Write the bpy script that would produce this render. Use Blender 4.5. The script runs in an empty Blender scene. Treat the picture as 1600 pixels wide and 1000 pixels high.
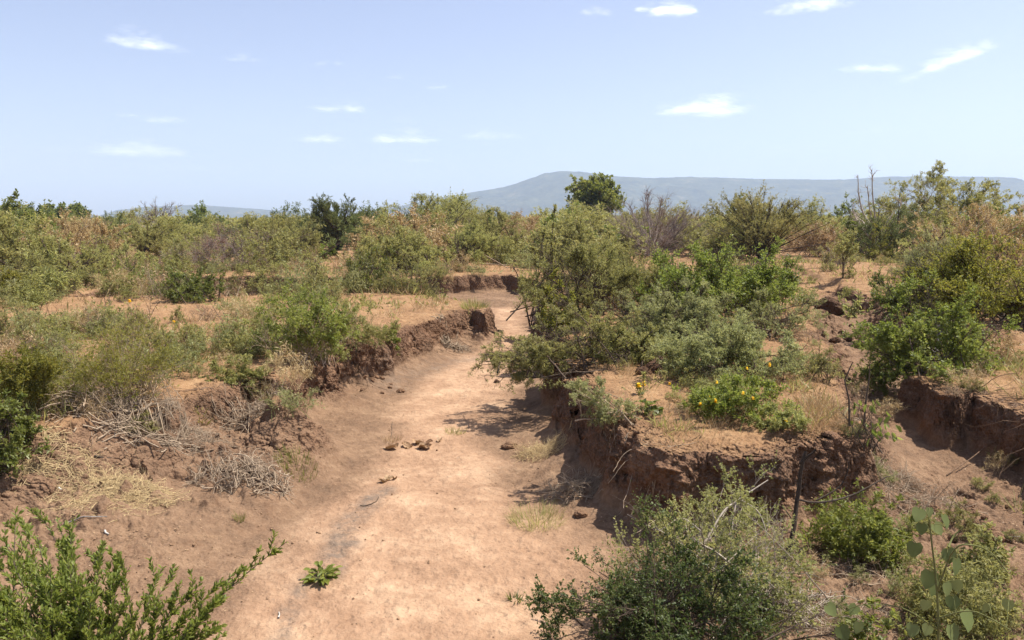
import bpy, math, random
import numpy as np
from mathutils import Vector

SC = bpy.context.scene
COL = SC.collection
SC.view_settings.view_transform = 'Standard'
SC.view_settings.look = 'None'
SC.view_settings.exposure = 1.14
SC.view_settings.gamma = 1.0
SC.cycles.use_denoising = True
SC.cycles.max_bounces = 6
SC.cycles.diffuse_bounces = 3
SC.cycles.glossy_bounces = 2
SC.cycles.transmission_bounces = 4
SC.cycles.volume_bounces = 1
SC.cycles.transparent_max_bounces = 400

# ------------------------------------------------------------------ camera
CAM_Z = 2.0
FPX = 1244.0                       # focal length in photo pixels (1600 wide)
HORIZ = 342.0                      # horizon row
PITCH = math.atan((500.0 - HORIZ) / FPX)
cam_d = bpy.data.cameras.new('camera')
cam = bpy.data.objects.new('camera', cam_d)
COL.objects.link(cam)
cam_d.sensor_width = 36.0
cam_d.lens = FPX / 1600.0 * 36.0
cam_d.clip_start = 0.05
cam_d.clip_end = 60000
cam.location = (0, 0, CAM_Z)
cam.rotation_euler = (math.pi / 2 - PITCH, 0, 0)
SC.camera = cam
CP, SP = math.cos(PITCH), math.sin(PITCH)

def ray(px, py):
    x = (px - 800.0) / FPX
    y = (500.0 - py) / FPX
    return np.array([x, CP + y * SP, -SP + y * CP])

def at_z(px, py, z):
    d = ray(px, py)
    t = (z - CAM_Z) / d[2]
    return np.array([0, 0, CAM_Z]) + t * d

def at_y(px, py, Y):
    d = ray(px, py)
    return np.array([0, 0, CAM_Z]) + (Y / d[1]) * d

# ------------------------------------------------------------------ noise
def _hash(xi, yi, zi, seed):
    h = (xi * np.uint32(374761393) + yi * np.uint32(668265263) +
         zi * np.uint32(2147483647) + np.uint32((seed * 974634777) & 0xffffffff))
    h = (h ^ (h >> np.uint32(13))) * np.uint32(1274126177)
    h = h ^ (h >> np.uint32(16))
    return (h & np.uint32(0xffffff)).astype(np.float32) / np.float32(0xffffff)

def vnoise(x, y, seed=0):
    x = np.asarray(x, dtype=np.float64); y = np.asarray(y, dtype=np.float64)
    xf = np.floor(x); yf = np.floor(y)
    u = (x - xf); v = (y - yf)
    u = u * u * u * (u * (u * 6 - 15) + 10); v = v * v * v * (v * (v * 6 - 15) + 10)
    xi = xf.astype(np.int64).astype(np.uint32); yi = yf.astype(np.int64).astype(np.uint32)
    z = np.zeros_like(xi); o = np.uint32(1)
    with np.errstate(over='ignore'):
        a = _hash(xi, yi, z, seed); b = _hash(xi + o, yi, z, seed)
        c = _hash(xi, yi + o, z, seed); d = _hash(xi + o, yi + o, z, seed)
    return ((a * (1 - u) + b * u) * (1 - v) + (c * (1 - u) + d * u) * v) * 2 - 1

def vnoise3(x, y, z, seed=0):
    x = np.asarray(x, dtype=np.float64); y = np.asarray(y, dtype=np.float64); z = np.asarray(z, dtype=np.float64)
    xf = np.floor(x); yf = np.floor(y); zf = np.floor(z)
    u = x - xf; v = y - yf; w_ = z - zf
    u = u * u * (3 - 2 * u); v = v * v * (3 - 2 * v); w_ = w_ * w_ * (3 - 2 * w_)
    xi = xf.astype(np.int64).astype(np.uint32); yi = yf.astype(np.int64).astype(np.uint32); zi = zf.astype(np.int64).astype(np.uint32)
    o = np.uint32(1); r = 0
    with np.errstate(over='ignore'):
        for dz in (0, 1):
            q = zi + np.uint32(dz)
            q = q * np.uint32(2654435) + q
            a = _hash(xi, yi, q, seed); b = _hash(xi + o, yi, q, seed); c = _hash(xi, yi + o, q, seed); d = _hash(xi + o, yi + o, q, seed)
            pl = (a * (1 - u) + b * u) * (1 - v) + (c * (1 - u) + d * u) * v
            r = r + pl * (w_ if dz else 1 - w_)
    return r * 2 - 1

def fbm(x, y, seed=0, octv=4, gain=0.5):
    s = 0; a = 1.0; n = 0; f = 1.0
    for k in range(octv):
        s = s + a * vnoise(x * f + 17.3 * k, y * f - 9.1 * k, seed + k)
        n += a; a *= gain; f *= 2.03
    return s / n

def sstep(a, b, x):
    t = np.clip((x - a) / (b - a), 0, 1)
    return t * t * (3 - 2 * t)

# ------------------------------------------------------------------ plan of the gully
def poly_from_px(lst, z):
    return [tuple(at_z(px, py, z)[:2]) for px, py in lst]

# grid on which distances are tabulated
GX0, GX1, GY0, GY1, GD = -30.0, 34.0, -12.0, 52.0, 0.08
gxs = np.arange(GX0, GX1, GD); gys = np.arange(GY0, GY1, GD)
GXX, GYY = np.meshgrid(gxs, gys)

def sdf_poly(pts):
    """positive outside, negative inside, tabulated"""
    P = np.array(pts)
    n = len(P)
    best = np.full(GXX.shape, 1e9)
    inside = np.zeros(GXX.shape, bool)
    for i in range(n):
        a = P[i]; b = P[(i + 1) % n]
        e = b - a
        l2 = max(e @ e, 1e-9)
        t = np.clip(((GXX - a[0]) * e[0] + (GYY - a[1]) * e[1]) / l2, 0, 1)
        dx = GXX - a[0] - t * e[0]; dy = GYY - a[1] - t * e[1]
        best = np.minimum(best, dx * dx + dy * dy)
        if abs(b[1] - a[1]) > 1e-9:
            c = ((a[1] > GYY) != (b[1] > GYY)) & (GXX < (b[0] - a[0]) * (GYY - a[1]) / (b[1] - a[1]) + a[0])
            inside ^= c
    d = np.sqrt(best)
    return np.where(inside, -d, d).astype(np.float32)

def sdf_line(pts):
    P = np.array(pts)
    best = np.full(GXX.shape, 1e9)
    for i in range(len(P) - 1):
        a = P[i]; e = P[i + 1] - a
        t = np.clip(((GXX - a[0]) * e[0] + (GYY - a[1]) * e[1]) / (e @ e), 0, 1)
        best = np.minimum(best, (GXX - a[0] - t * e[0]) ** 2 + (GYY - a[1] - t * e[1]) ** 2)
    return np.sqrt(best).astype(np.float32)

def samp(tab, x, y):
    u = np.clip((x - GX0) / GD, 0, tab.shape[1] - 1.001)
    v = np.clip((y - GY0) / GD, 0, tab.shape[0] - 1.001)
    i = u.astype(np.int64); j = v.astype(np.int64)
    u = u - i; v = v - j
    return ((tab[j, i] * (1 - u) + tab[j, i + 1] * u) * (1 - v) +
            (tab[j + 1, i] * (1 - u) + tab[j + 1, i + 1] * u) * v)

ZP, ZB = -0.4, -1.4
L_px = [(-700, 760), (-150, 705), (60, 672), (170, 640), (280, 630), (330, 600), (400, 578), (425, 590), (436, 618), (452, 585), (462, 570), (515, 552),
        (545, 536), (590, 527), (620, 512), (675, 496), (735, 481), (757, 486), (752, 472), (700, 464), (600, 456)]
Lp = poly_from_px(L_px, ZP) + [(-9.0, 26.0), (-14, 25), (-14, 60), (-60, 60), (-60, -20), (-20, -20)]
# everything beyond the channel's far bank, joined with the spit on the right
R_px = [(640, 440), (676, 434), (740, 430), (800, 428), (846, 440), (850, 462), (852, 505), (866, 552), (888, 588), (912, 612),
        (945, 632), (975, 655), (1012, 688), (1060, 703), (1150, 710), (1235, 722), (1272, 733), (1292, 708), (1340, 690),
        (1362, 668), (1335, 640), (1318, 600), (1290, 550), (1268, 505), (1278, 470), (1300, 456), (1325, 464), (1345, 458),
        (1400, 448), (1500, 440)]
Rp = poly_from_px(R_px, ZP) + [(30, 34), (30, 60), (-14, 60), (-14, 34), (-7, 33.5)]
Q1_px = [(1420, 585), (1465, 606), (1482, 614), (1530, 612), (1580, 634), (1640, 668), (1760, 720)]
Q1p = poly_from_px(Q1_px, -0.42) + [(16, 7.5), (40, 7), (40, 20), (12, 18)]
Q2_px = [(1372, 470), (1395, 492), (1440, 516), (1500, 512), (1540, 520), (1620, 512), (1800, 530)]
Q2p = poly_from_px(Q2_px, -0.1) + [(40, 13), (40, 45), (14, 40)]
mid_px = [(1275, 480), (1310, 520), (1345, 500), (1362, 530), (1350, 560), (1300, 540)]
path_px = [(250, 1100), (360, 960), (430, 880), (510, 800), (600, 720), (622, 660), (660, 605), (700, 572), (765, 545), (775, 515), (762, 488), (825, 488),
           (826, 520), (828, 545), (815, 580), (795, 620), (765, 680), (790, 730), (850, 790), (905, 830), (935, 880), (880, 960), (850, 1100)]
SD_L = sdf_poly(Lp); SD_R = sdf_poly(Rp); SD_Q1 = sdf_poly(Q1p); SD_Q2 = sdf_poly(Q2p)
SD_P = sdf_poly(poly_from_px(path_px, ZB))
SD_S = np.minimum(sdf_line(poly_from_px([(600, 768), (575, 790), (545, 820), (528, 870), (505, 905)], ZB)),
                  sdf_line(poly_from_px([(470, 905), (440, 980), (430, 1080)], ZB)) + .06)
SD_S2 = sdf_line(poly_from_px([(600, 610), (650, 585), (720, 565), (770, 560)], ZB + .05))
NEARLEFT = poly_from_px([(-200, 1100), (-200, 640), (440, 640), (470, 700), (330, 1100)], -0.8)

HOLES = [(*at_z(px, py, -1.33)[:2], r, d) for px, py, r, d in ((1508, 782, .10, .40), (1518, 838, .13, .45), (1556, 846, .10, .35), (1430, 812, .06, .15))]

def height(x, y, fine=True):
    """terrain height; also returns weights used by the soil material"""
    x = np.asarray(x, dtype=np.float64); y = np.asarray(y, dtype=np.float64)
    r = np.hypot(x, y)
    wx = 0.16 * fbm(x * 1.1, y * 1.1, 3, 2); wy = 0.16 * fbm(x * 1.1, y * 1.1, 8, 2)
    crumb = 0.15 * fbm(x * 1.9, y * 1.9, 21, 2, .45) + .55 * np.clip(vnoise(x * .95, y * .95, 24) - .25, 0, 1)
    if fine:
        crumb = crumb + 0.022 * fbm(x * 8, y * 8, 22, 2, .5)
    X = x + wx; Y = y + wy
    far = sstep(40, 50, r)
    dL = samp(SD_L, X, Y) + crumb; dR = samp(SD_R, X, Y) + crumb
    d1 = samp(SD_Q1, X, Y) + crumb; d2 = samp(SD_Q2, X, Y) + crumb
    nearleft = sstep(-1.8, -3.4, x) * sstep(12.6, 10.6, y)
    tl = 0.30 + 0.34 * nearleft                     # share of the height taken by the talus
    wl = 0.95 + 2.3 * nearleft + 0.5 * vnoise(x * .7, y * .7, 31)
    wl = np.maximum(wl, .35)
    slump = vnoise(x * .75, y * .75, 35) + .5 * vnoise(x * 1.9, y * 1.9, 36)
    vta = .26 * np.clip(slump, -.6, 1); vwc = .16 * np.clip(vnoise(x * 1.3, y * 1.3, 37) + .1, 0, 1)
    def step(d, ta, wt, wc=0.16):
        ta = np.clip(ta + vta, .06, .8); wc = wc + vwc
        cliff = 1 - sstep(-0.02, wc, d)
        crown = 1 - sstep(-0.7, 0.0, d)            # rounded shoulder
        tal = np.clip(1 - (d) / wt, 0, 1) ** 1.6
        tal = np.where(d < 0, 1, tal)
        return ta * tal + (0.94 - ta) * cliff + 0.06 * crown
    sL = step(dL, tl, wl)
    side = sstep(3.2, 4.6, x) * sstep(8.9, 10.2, y)        # the little side gully, softer on its left flank
    sR = step(dR, .22 + .30 * side, .55 + .9 * side + .25 * vnoise(x * .9, y * .9, 33), .17)
    s1 = step(d1, .06, .45, .17)
    s2 = step(d2, .45, .9, .3)
    zb = ZB + 0.006 * np.clip(y - 6, 0, 40) + 0.055 * np.clip(y - 9, 0, 12) * sstep(3.2, 4.5, x) * sstep(30, 22, y)
    dp = samp(SD_P, X, Y)
    bed = zb + 0.10 * sstep(0, 1.6, dp) + 0.035 * fbm(x * .9, y * .9, 41, 3)
    und = 0.10 * fbm(x * .35, y * .35, 51, 3) + 0.05 * fbm(x * 1.3, y * 1.3, 52, 3)
    zp = ZP + und * 0.6
    h = bed
    h = np.maximum(h, bed + (zp - bed) * sL)
    h = np.maximum(h, bed + (zp - bed) * sR)
    z1 = -0.42 + und * .5
    h = np.maximum(h, bed + (z1 - bed) * s1)
    z2 = -0.08 + und * .6
    base2 = np.maximum(h, np.minimum(z1, h + .4) * 1.0)
    h = np.maximum(h, h + (z2 - h) * np.clip(s2, 0, 1))
    # micro relief
    if fine:
        plat = np.maximum(np.maximum(sL, sR), np.maximum(s1, s2))
        rough = 0.019 + .045 * sstep(2.2, 3.2, x) * sstep(10.5, 9.0, y) * sstep(4.5, 5.5, y) + 0.03 * sstep(.05, .4, plat) * sstep(1.02, .9, plat) + .012 * sstep(.3, 1.2, dp)
        clods = np.clip(fbm(x * 6.5, y * 6.5, 64, 2, .45) - .15, 0, 1) * .15 * sstep(.04, .2, plat) * sstep(.9, .6, plat)
        h = h + clods + rough * fbm(x * 6, y * 6, 61, 4, .6) + .3 * rough * fbm(x * 30, y * 30, 62, 2)
    for (hx, hy, hr, hd) in HOLES:
        h = h - hd * (1 - sstep(hr * .7, hr * 1.15, np.hypot(x - hx, (y - hy) * .8) + .04 * vnoise(x * 9, y * 9, 78)))
    plain = ZP + 0.35 * fbm(x / 60, y / 60, 71, 3) * sstep(40, 120, r) - .0005 * np.clip(r - 150, 0, 3000) * 0
    h = h * (1 - far) + plain * far
    # bank the camera stands by: the ground rises behind and under it
    h = h + 1.0 * sstep(2.2, -1.0, y) * sstep(3.4, .4, r) * .6
    top = np.clip(np.maximum(np.maximum(sL, sR), np.maximum(s1, s2)), 0, 1)
    top = np.maximum(top, far)
    return h, top, dp

def hz(x, y):
    return float(height(np.array([x]), np.array([y]), True)[0][0])

def ground_px(px, py):
    """where the sight line through a photo pixel first meets the ground"""
    d = ray(px, py)
    ts = np.concatenate([np.linspace(1.5, 40, 1600), np.geomspace(40, 900, 500)])
    p = np.array([0, 0, CAM_Z])[None] + ts[:, None] * d[None]
    h = height(p[:, 0], p[:, 1], False)[0]
    k = np.argmax(p[:, 2] < h)
    if not (p[:, 2] < h).any():
        k = len(ts) - 1
    q = p[k]
    return np.array([q[0], q[1], hz(q[0], q[1])])

# ------------------------------------------------------------------ mesh helpers
def mesh_np(name, verts, faces_list, mat=None, attrs=None, smooth=False):
    """faces_list: list of (M,k) int arrays; attrs: dict name->per-face float arrays (concatenated order)"""
    me = bpy.data.meshes.new(name)
    verts = np.asarray(verts, dtype=np.float32)
    me.vertices.add(len(verts)); me.vertices.foreach_set('co', verts.ravel())
    li = np.concatenate([np.asarray(f, dtype=np.int32).ravel() for f in faces_list])
    tot = np.concatenate([np.full(len(f), f.shape[1], dtype=np.int32) for f in faces_list])
    st = np.concatenate([[0], np.cumsum(tot)[:-1]]).astype(np.int32)
    me.loops.add(len(li)); me.loops.foreach_set('vertex_index', li)
    me.polygons.add(len(tot)); me.polygons.foreach_set('loop_start', st); me.polygons.foreach_set('loop_total', tot)
    if smooth:
        me.polygons.foreach_set('use_smooth', np.ones(len(tot), dtype=bool))
    if attrs:
        for k, (dom, v) in attrs.items():
            a = me.attributes.new(k, 'FLOAT', dom)
            a.data.foreach_set('value', np.asarray(v, dtype=np.float32).ravel())
    me.update(calc_edges=True)
    if mat: me.materials.append(mat)
    return me

def link(name, me, parent=None, loc=None):
    o = bpy.data.objects.new(name, me)
    COL.objects.link(o)
    if parent is not None: o.parent = parent
    if loc is not None: o.location = loc
    return o

def tag(o, label=None, cat=None, group=None, kind=None):
    if label: o['label'] = label
    if cat: o['category'] = cat
    if group: o['group'] = group
    if kind: o['kind'] = kind
    return o

# ------------------------------------------------------------------ node helpers
class NT:
    def __init__(self, tree):
        self.t = tree; tree.nodes.clear()
    def n(self, typ, **kw):
        nd = self.t.nodes.new(typ)
        ins = kw.pop('ins', {})
        for k, v in kw.items(): setattr(nd, k, v)
        for k, v in ins.items():
            if hasattr(v, 'is_output') or isinstance(v, bpy.types.NodeSocket):
                self.t.links.new(v, nd.inputs[k])
            else:
                nd.inputs[k].default_value = v
        return nd
    def noise(self, vec, scale, detail=4, rough=.55, dist=0):
        return self.n('ShaderNodeTexNoise', ins={'Vector': vec, 'Scale': scale, 'Detail': detail, 'Roughness': rough, 'Distortion': dist}).outputs['Fac']
    def mixc(self, f, a, b, blend='MIX'):
        nd = self.n('ShaderNodeMix', data_type='RGBA', blend_type=blend)
        for i, v in ((0, f), (6, a), (7, b)):
            if isinstance(v, bpy.types.NodeSocket): self.t.links.new(v, nd.inputs[i])
            else: nd.inputs[i].default_value = (v if i == 0 else (*v, 1.0)[:4])
        return nd.outputs[2]
    def math(self, op, a, b=0.0, clamp=False):
        nd = self.n('ShaderNodeMath', operation=op, use_clamp=clamp)
        for i, v in ((0, a), (1, b)):
            if isinstance(v, bpy.types.NodeSocket): self.t.links.new(v, nd.inputs[i])
            else: nd.inputs[i].default_value = v
        return nd.outputs[0]
    def mapr(self, v, a, b, c=0.0, d=1.0):
        return self.n('ShaderNodeMapRange', ins={'Value': v, 'From Min': a, 'From Max': b, 'To Min': c, 'To Max': d}).outputs[0]
    def attr(self, name):
        return self.n('ShaderNodeAttribute', attribute_name=name).outputs['Fac']
    def ramp(self, f, stops):
        nd = self.n('ShaderNodeValToRGB', ins={'Fac': f})
        cr = nd.color_ramp
        while len(cr.elements) < len(stops): cr.elements.new(.5)
        for e, (p, c) in zip(cr.elements, stops):
            e.position = p; e.color = (*c, 1.0)
        return nd.outputs[0]

def new_mat(name):
    m = bpy.data.materials.new(name); m.use_nodes = True
    return m, NT(m.node_tree)

# ------------------------------------------------------------------ sun, sky
SUN_EL = math.radians(62)
SUN_AZ = math.atan2(0.93, 0.22)            # clockwise from +Y (straight ahead) towards +X
sdir = Vector((math.sin(SUN_AZ) * math.cos(SUN_EL), math.cos(SUN_AZ) * math.cos(SUN_EL), math.sin(SUN_EL)))
sl = bpy.data.lights.new('sun', 'SUN'); sl.energy = 3.9; sl.angle = math.radians(0.53); sl.color = (1.0, .955, .88)
so = bpy.data.objects.new('sun', sl); COL.objects.link(so)
so.rotation_euler = sdir.to_track_quat('Z', 'Y').to_euler(); so.location = (20, 20, 60)
w = bpy.data.worlds.new('World'); SC.world = w; w.use_nodes = True
nt = NT(w.node_tree)
sky = nt.n('ShaderNodeTexSky', sky_type='NISHITA', sun_disc=False, sun_elevation=SUN_EL, sun_rotation=SUN_AZ,
           altitude=900.0, air_density=1.0, dust_density=3.2, ozone_density=2.6)
hs = nt.n('ShaderNodeHueSaturation', ins={'Color': sky.outputs[0], 'Saturation': .80, 'Hue': .514, 'Value': 1.0})
bg = nt.n('ShaderNodeBackground', ins={'Color': hs.outputs[0], 'Strength': 0.085})
nt.t.links.new(bg.outputs[0], nt.n('ShaderNodeOutputWorld').inputs[0])

# ------------------------------------------------------------------ ground sheet
def nrm_(v):
    return v / np.maximum(np.linalg.norm(v, axis=-1, keepdims=True), 1e-9)

def build_ground():
    th = np.concatenate([np.linspace(-math.pi, -.80, 90, endpoint=False),
                         np.linspace(-.80, -.62, 60, endpoint=False),
                         np.linspace(-.62, .62, 1120, endpoint=False),
                         np.linspace(.62, .80, 60, endpoint=False),
                         np.linspace(.80, math.pi, 90, endpoint=False)])
    rr = np.concatenate([np.geomspace(.25, 4.6, 70, endpoint=False), np.geomspace(4.6, 42, 980, endpoint=False),
                         np.geomspace(42, 130, 120, endpoint=False), np.geomspace(130, 7500, 90)])
    # put more rings where a column climbs a bank: equal steps along the ground profile, not along the radius
    sub = slice(None, None, 3)
    r_f = np.geomspace(4.6, 42, 1500); T_, R_ = np.meshgrid(th[sub], r_f)
    hh = height((R_ * np.sin(T_)).ravel(), (R_ * np.cos(T_)).ravel(), False)[0].reshape(R_.shape)
    dz = np.abs(np.diff(hh, axis=0)); dr = np.diff(r_f)[:, None]; rm = ((r_f[1:] + r_f[:-1]) / 2)[:, None]
    wgt = dr / rm + 1.0 * dz / rm * 3.0
    ker = np.hanning(33)[1:-1]; ker /= ker.sum()
    wgt = np.apply_along_axis(lambda q: np.convolve(np.concatenate([q[-15:], q, q[:15]]), ker, 'valid'), 1, wgt)
    cum = np.vstack([np.zeros((1, wgt.shape[1])), np.cumsum(wgt, 0)]); cum /= cum[-1:]
    NR = 1080; tt = np.linspace(0, 1, NR, endpoint=False)
    Rs = np.stack([np.interp(tt, cum[:, k], r_f) for k in range(cum.shape[1])], 1)
    full = np.arange(len(th)) / 3.0; a0 = np.floor(full).astype(int); fr = full - a0; a1 = (a0 + 1) % Rs.shape[1]; a0 = a0 % Rs.shape[1]
    Rm = Rs[:, a0] * (1 - fr) + Rs[:, a1] * fr
    T0, R0 = np.meshgrid(th, rr)
    near = rr < 4.6 - 1e-9; farm = rr >= 42 - 1e-9
    R = np.vstack([R0[near], Rm, R0[farm]]); T = np.broadcast_to(th[None], R.shape)
    x = R * np.sin(T); y = R * np.cos(T)
    h, top, dp = height(x.ravel(), y.ravel(), True)
    nr, na = R.shape
    v = np.stack([x.ravel(), y.ravel(), h], 1)
    X = v[:, 0]; Y = v[:, 1]
    silt = np.exp(-(samp(SD_S, X + .1 * fbm(X * 3, Y * 3, 5, 3), Y) / .17) ** 2)
    silt2 = np.exp(-(samp(SD_S2, X + .2 * fbm(X * 2, Y * 2, 6, 3), Y) / .45) ** 2)
    path = sstep(.35, -.45, dp + .35 * fbm(X * 1.2, Y * 1.2, 91, 4)) * sstep(45, 35, np.hypot(X, Y)) * (Y > 2)
    # horizontal crumbling of steep faces: push vertices sideways with height dependent noise
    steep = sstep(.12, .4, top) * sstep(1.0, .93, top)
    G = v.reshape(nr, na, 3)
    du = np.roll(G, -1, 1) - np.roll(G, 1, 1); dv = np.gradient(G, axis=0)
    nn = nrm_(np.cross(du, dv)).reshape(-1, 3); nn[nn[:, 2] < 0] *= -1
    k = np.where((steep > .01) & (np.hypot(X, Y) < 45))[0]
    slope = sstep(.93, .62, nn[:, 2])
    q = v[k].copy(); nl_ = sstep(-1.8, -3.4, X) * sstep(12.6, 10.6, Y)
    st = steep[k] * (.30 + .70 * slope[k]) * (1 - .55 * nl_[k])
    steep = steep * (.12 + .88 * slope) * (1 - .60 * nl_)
    d3 = 0
    for (f, a_, sd, rid) in ((2.6, .10, 95, 0), (6.0, .060, 96, 1), (13.0, .034, 97, 1), (29.0, .014, 98, 0)):
        nz = vnoise3(q[:, 0] * f, q[:, 1] * f, q[:, 2] * f * 1.25, sd)
        d3 = d3 + a_ * ((.55 - 1.5 * np.abs(nz)) if rid else nz)
    v[k] += nn[k] * np.array([1, 1, .7]) * (st * d3)[:, None]
    idx = np.arange(nr * na).reshape(nr, na)
    a = idx[:-1, :]; b = idx[1:, :]
    f = np.stack([a, np.roll(a, -1, 1), np.roll(b, -1, 1), b], -1).reshape(-1, 4)[:, ::-1]
    v = np.vstack([v, [[0, 0, v[:na, 2].mean()]]])
    c = len(v) - 1
    f3 = np.stack([np.full(na, c), np.roll(idx[0], -1), idx[0]], 1)
    pad = lambda q: np.concatenate([q, [0]])
    return mesh_np('ground', v, [f, f3], None, {
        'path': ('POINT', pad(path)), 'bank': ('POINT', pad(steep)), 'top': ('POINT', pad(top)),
        'silt': ('POINT', pad(np.clip(silt + .55 * silt2, 0, 1)))}, True)

def soil_material():
    m, N = new_mat('soil')
    co = N.n('ShaderNodeTexCoord').outputs['Object']
    n1 = N.noise(co, 1.3, 6, .6); n2 = N.noise(co, 6.5, 6, .65); n3 = N.noise(co, 38, 4, .7); n4 = N.noise(co, .25, 3, .5)
    path = N.attr('path'); bank = N.attr('bank'); top = N.attr('top'); silt = N.attr('silt')
    # sandy tread of the gully
    sand = N.ramp(N.math('ADD', N.math('MULTIPLY', n1, .6), N.math('MULTIPLY', n2, .4)),
                  [(.34, (.235, .134, .078)), (.5, (.345, .210, .126)), (.64, (.46, .305, .190))])
    brown = N.ramp(N.math('ADD', N.math('MULTIPLY', n1, .5), N.math('MULTIPLY', n2, .5)),
                   [(.34, (.085, .049, .030)), (.5, (.165, .097, .057)), (.66, (.260, .165, .098))])
    plat = N.ramp(N.math('ADD', N.math('MULTIPLY', n1, .5), N.math('MULTIPLY', n2, .5)),
                  [(.34, (.155, .083, .040)), (.5, (.250, .139, .066)), (.66, (.345, .215, .110))])
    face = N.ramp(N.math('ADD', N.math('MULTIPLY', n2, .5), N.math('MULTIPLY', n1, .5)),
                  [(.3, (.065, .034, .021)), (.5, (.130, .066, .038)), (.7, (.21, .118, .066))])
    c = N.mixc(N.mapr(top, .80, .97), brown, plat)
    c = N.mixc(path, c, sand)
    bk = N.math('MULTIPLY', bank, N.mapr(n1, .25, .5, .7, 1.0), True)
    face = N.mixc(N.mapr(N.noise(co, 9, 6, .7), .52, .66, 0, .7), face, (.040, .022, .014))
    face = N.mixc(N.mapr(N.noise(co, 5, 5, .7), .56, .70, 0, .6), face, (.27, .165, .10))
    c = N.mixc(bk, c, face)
    n6 = N.noise(co, 4.2, 7, .75, .4)
    c = N.mixc(N.math('MULTIPLY', N.mapr(silt, .1, .9), N.mapr(n6, .40, .56, .15, .9), True), c, N.mixc(n2, (.075, .058, .046), (.20, .150, .115)))
    # grit, pebbles and dark specks
    vo = N.n('ShaderNodeTexVoronoi', ins={'Vector': co, 'Scale': 26.0, 'Randomness': 1.0})
    speck = N.math('MULTIPLY', N.mapr(vo.outputs['Distance'], .10, .20, 1, 0), N.mapr(n2, .52, .62))
    c = N.mixc(N.math('MULTIPLY', speck, .65), c, (.12, .075, .05))
    c = N.mixc(N.mapr(n3, .35, .7, .0, .40), c, N.mixc(.4, c, (.60, .42, .27)))
    n5 = N.noise(co, 3.1, 5, .7, .6)
    c = N.mixc(N.math('MULTIPLY', N.mapr(n5, .50, .66), .45), c, N.mixc(.55, c, (.16, .085, .048)))
    hgt = N.math('ADD', N.math('ADD', N.math('MULTIPLY', n2, .6), N.math('MULTIPLY', n3, .35)), N.math('MULTIPLY', n1, .8))
    vb = N.n('ShaderNodeTexVoronoi', ins={'Vector': co, 'Scale': 11.0}).outputs['Distance']
    vb2 = N.n('ShaderNodeTexVoronoi', ins={'Vector': co, 'Scale': 34.0}).outputs['Distance']
    crumbs = N.math('ADD', N.math('MULTIPLY', vb, -1.6), N.math('MULTIPLY', vb2, -.7))
    hgt = N.math('ADD', hgt, N.math('MULTIPLY', crumbs, N.math('ADD', N.math('MULTIPLY', bank, .9), .12)))
    vf = N.n('ShaderNodeTexVoronoi', ins={'Vector': co, 'Scale': 4.6, 'Randomness': 1.0}).outputs['Distance']
    hgt = N.math('ADD', hgt, N.math('MULTIPLY', N.mapr(vf, .12, .24), .28))
    bump = N.n('ShaderNodeBump', ins={'Height': hgt, 'Strength': .7, 'Distance': .07})
    b = N.n('ShaderNodeBsdfPrincipled', ins={'Base Color': c, 'Roughness': .95, 'Normal': bump.outputs[0], 'Specular IOR Level': .12})
    N.t.links.new(b.outputs[0], N.n('ShaderNodeOutputMaterial').inputs[0])
    return m

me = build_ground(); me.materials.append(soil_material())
tag(link('ground', me), kind='structure')

# ------------------------------------------------------------------ far hills
def build_hills():
    prof_main = [(520, 341), (570, 334), (640, 318), (700, 306), (740, 300), (790, 291), (815, 284), (850, 272), (880, 268), (905, 269), (960, 277),
                 (1020, 279), (1075, 277), (1130, 279), (1200, 280), (1310, 282), (1345, 279), (1400, 275), (1470, 275), (1560, 277), (1610, 280), (1750, 288), (1900, 296), (2300, 318)]
    prof_left = [(-400, 330), (-150, 333), (60, 338), (150, 333), (175, 324), (195, 321), (240, 323), (300, 319), (340, 322), (400, 326), (450, 330), (500, 336), (560, 341)]
    D0 = 4200.0
    xs = np.linspace(-1900, 2600, 480)
    px = 800 + (xs / D0) * FPX / CP
    def topz(prof):
        pp = np.array(prof)
        py = np.interp(px, pp[:, 0], pp[:, 1])
        return np.maximum(0, (HORIZ - py) / FPX * D0 + 0.0)
    t1 = topz(prof_main); t2 = topz(prof_left)
    ys = np.linspace(-1, 1, 90)
    XX, SS = np.meshgrid(xs, ys)
    tz = np.where(xs < (540 - 800) / FPX * D0, t2, t1)
    prof = np.clip(1 - np.abs(SS) ** 1.25, 0, 1)
    n = fbm(XX / 170, SS * 5, 5, 5) * (1 - prof) * 1.6
    Z = tz[None] * np.clip(prof + .22 * n * np.sign(prof), 0, 1.0) + tz[None] * .012 * fbm(XX / 25, SS * 30, 12, 3)
    YY = D0 + SS * 750 + 120 * fbm(XX / 400, SS * 0, 3, 2)
    v = np.stack([XX.ravel(), YY.ravel(), Z.ravel() + ZP - 6 * (1 - prof.ravel())], 1)
    nr, na = XX.shape
    idx = np.arange(nr * na).reshape(nr, na)
    f = np.stack([idx[:-1, :-1], idx[:-1, 1:], idx[1:, 1:], idx[1:, :-1]], -1).reshape(-1, 4)
    m, N = new_mat('wooded_slope')
    co = N.n('ShaderNodeTexCoord').outputs['Object']
    n1 = N.noise(co, .012, 6, .65); n2 = N.noise(co, .06, 4, .6)
    c = N.ramp(N.math('ADD', N.math('MULTIPLY', n1, .6), N.math('MULTIPLY', n2, .4)), [(.38, (.015, .024, .018)), (.56, (.06, .07, .04)), (.7, (.19, .15, .10))])
    b = N.n('ShaderNodeBsdfPrincipled', ins={'Base Color': c, 'Roughness': 1.0, 'Specular IOR Level': 0.0})
    N.t.links.new(b.outputs[0], N.n('ShaderNodeOutputMaterial').inputs[0])
    tag(link('hills', mesh_np('hills', v, [f], m, None, True)), kind='structure')
build_hills()

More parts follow.
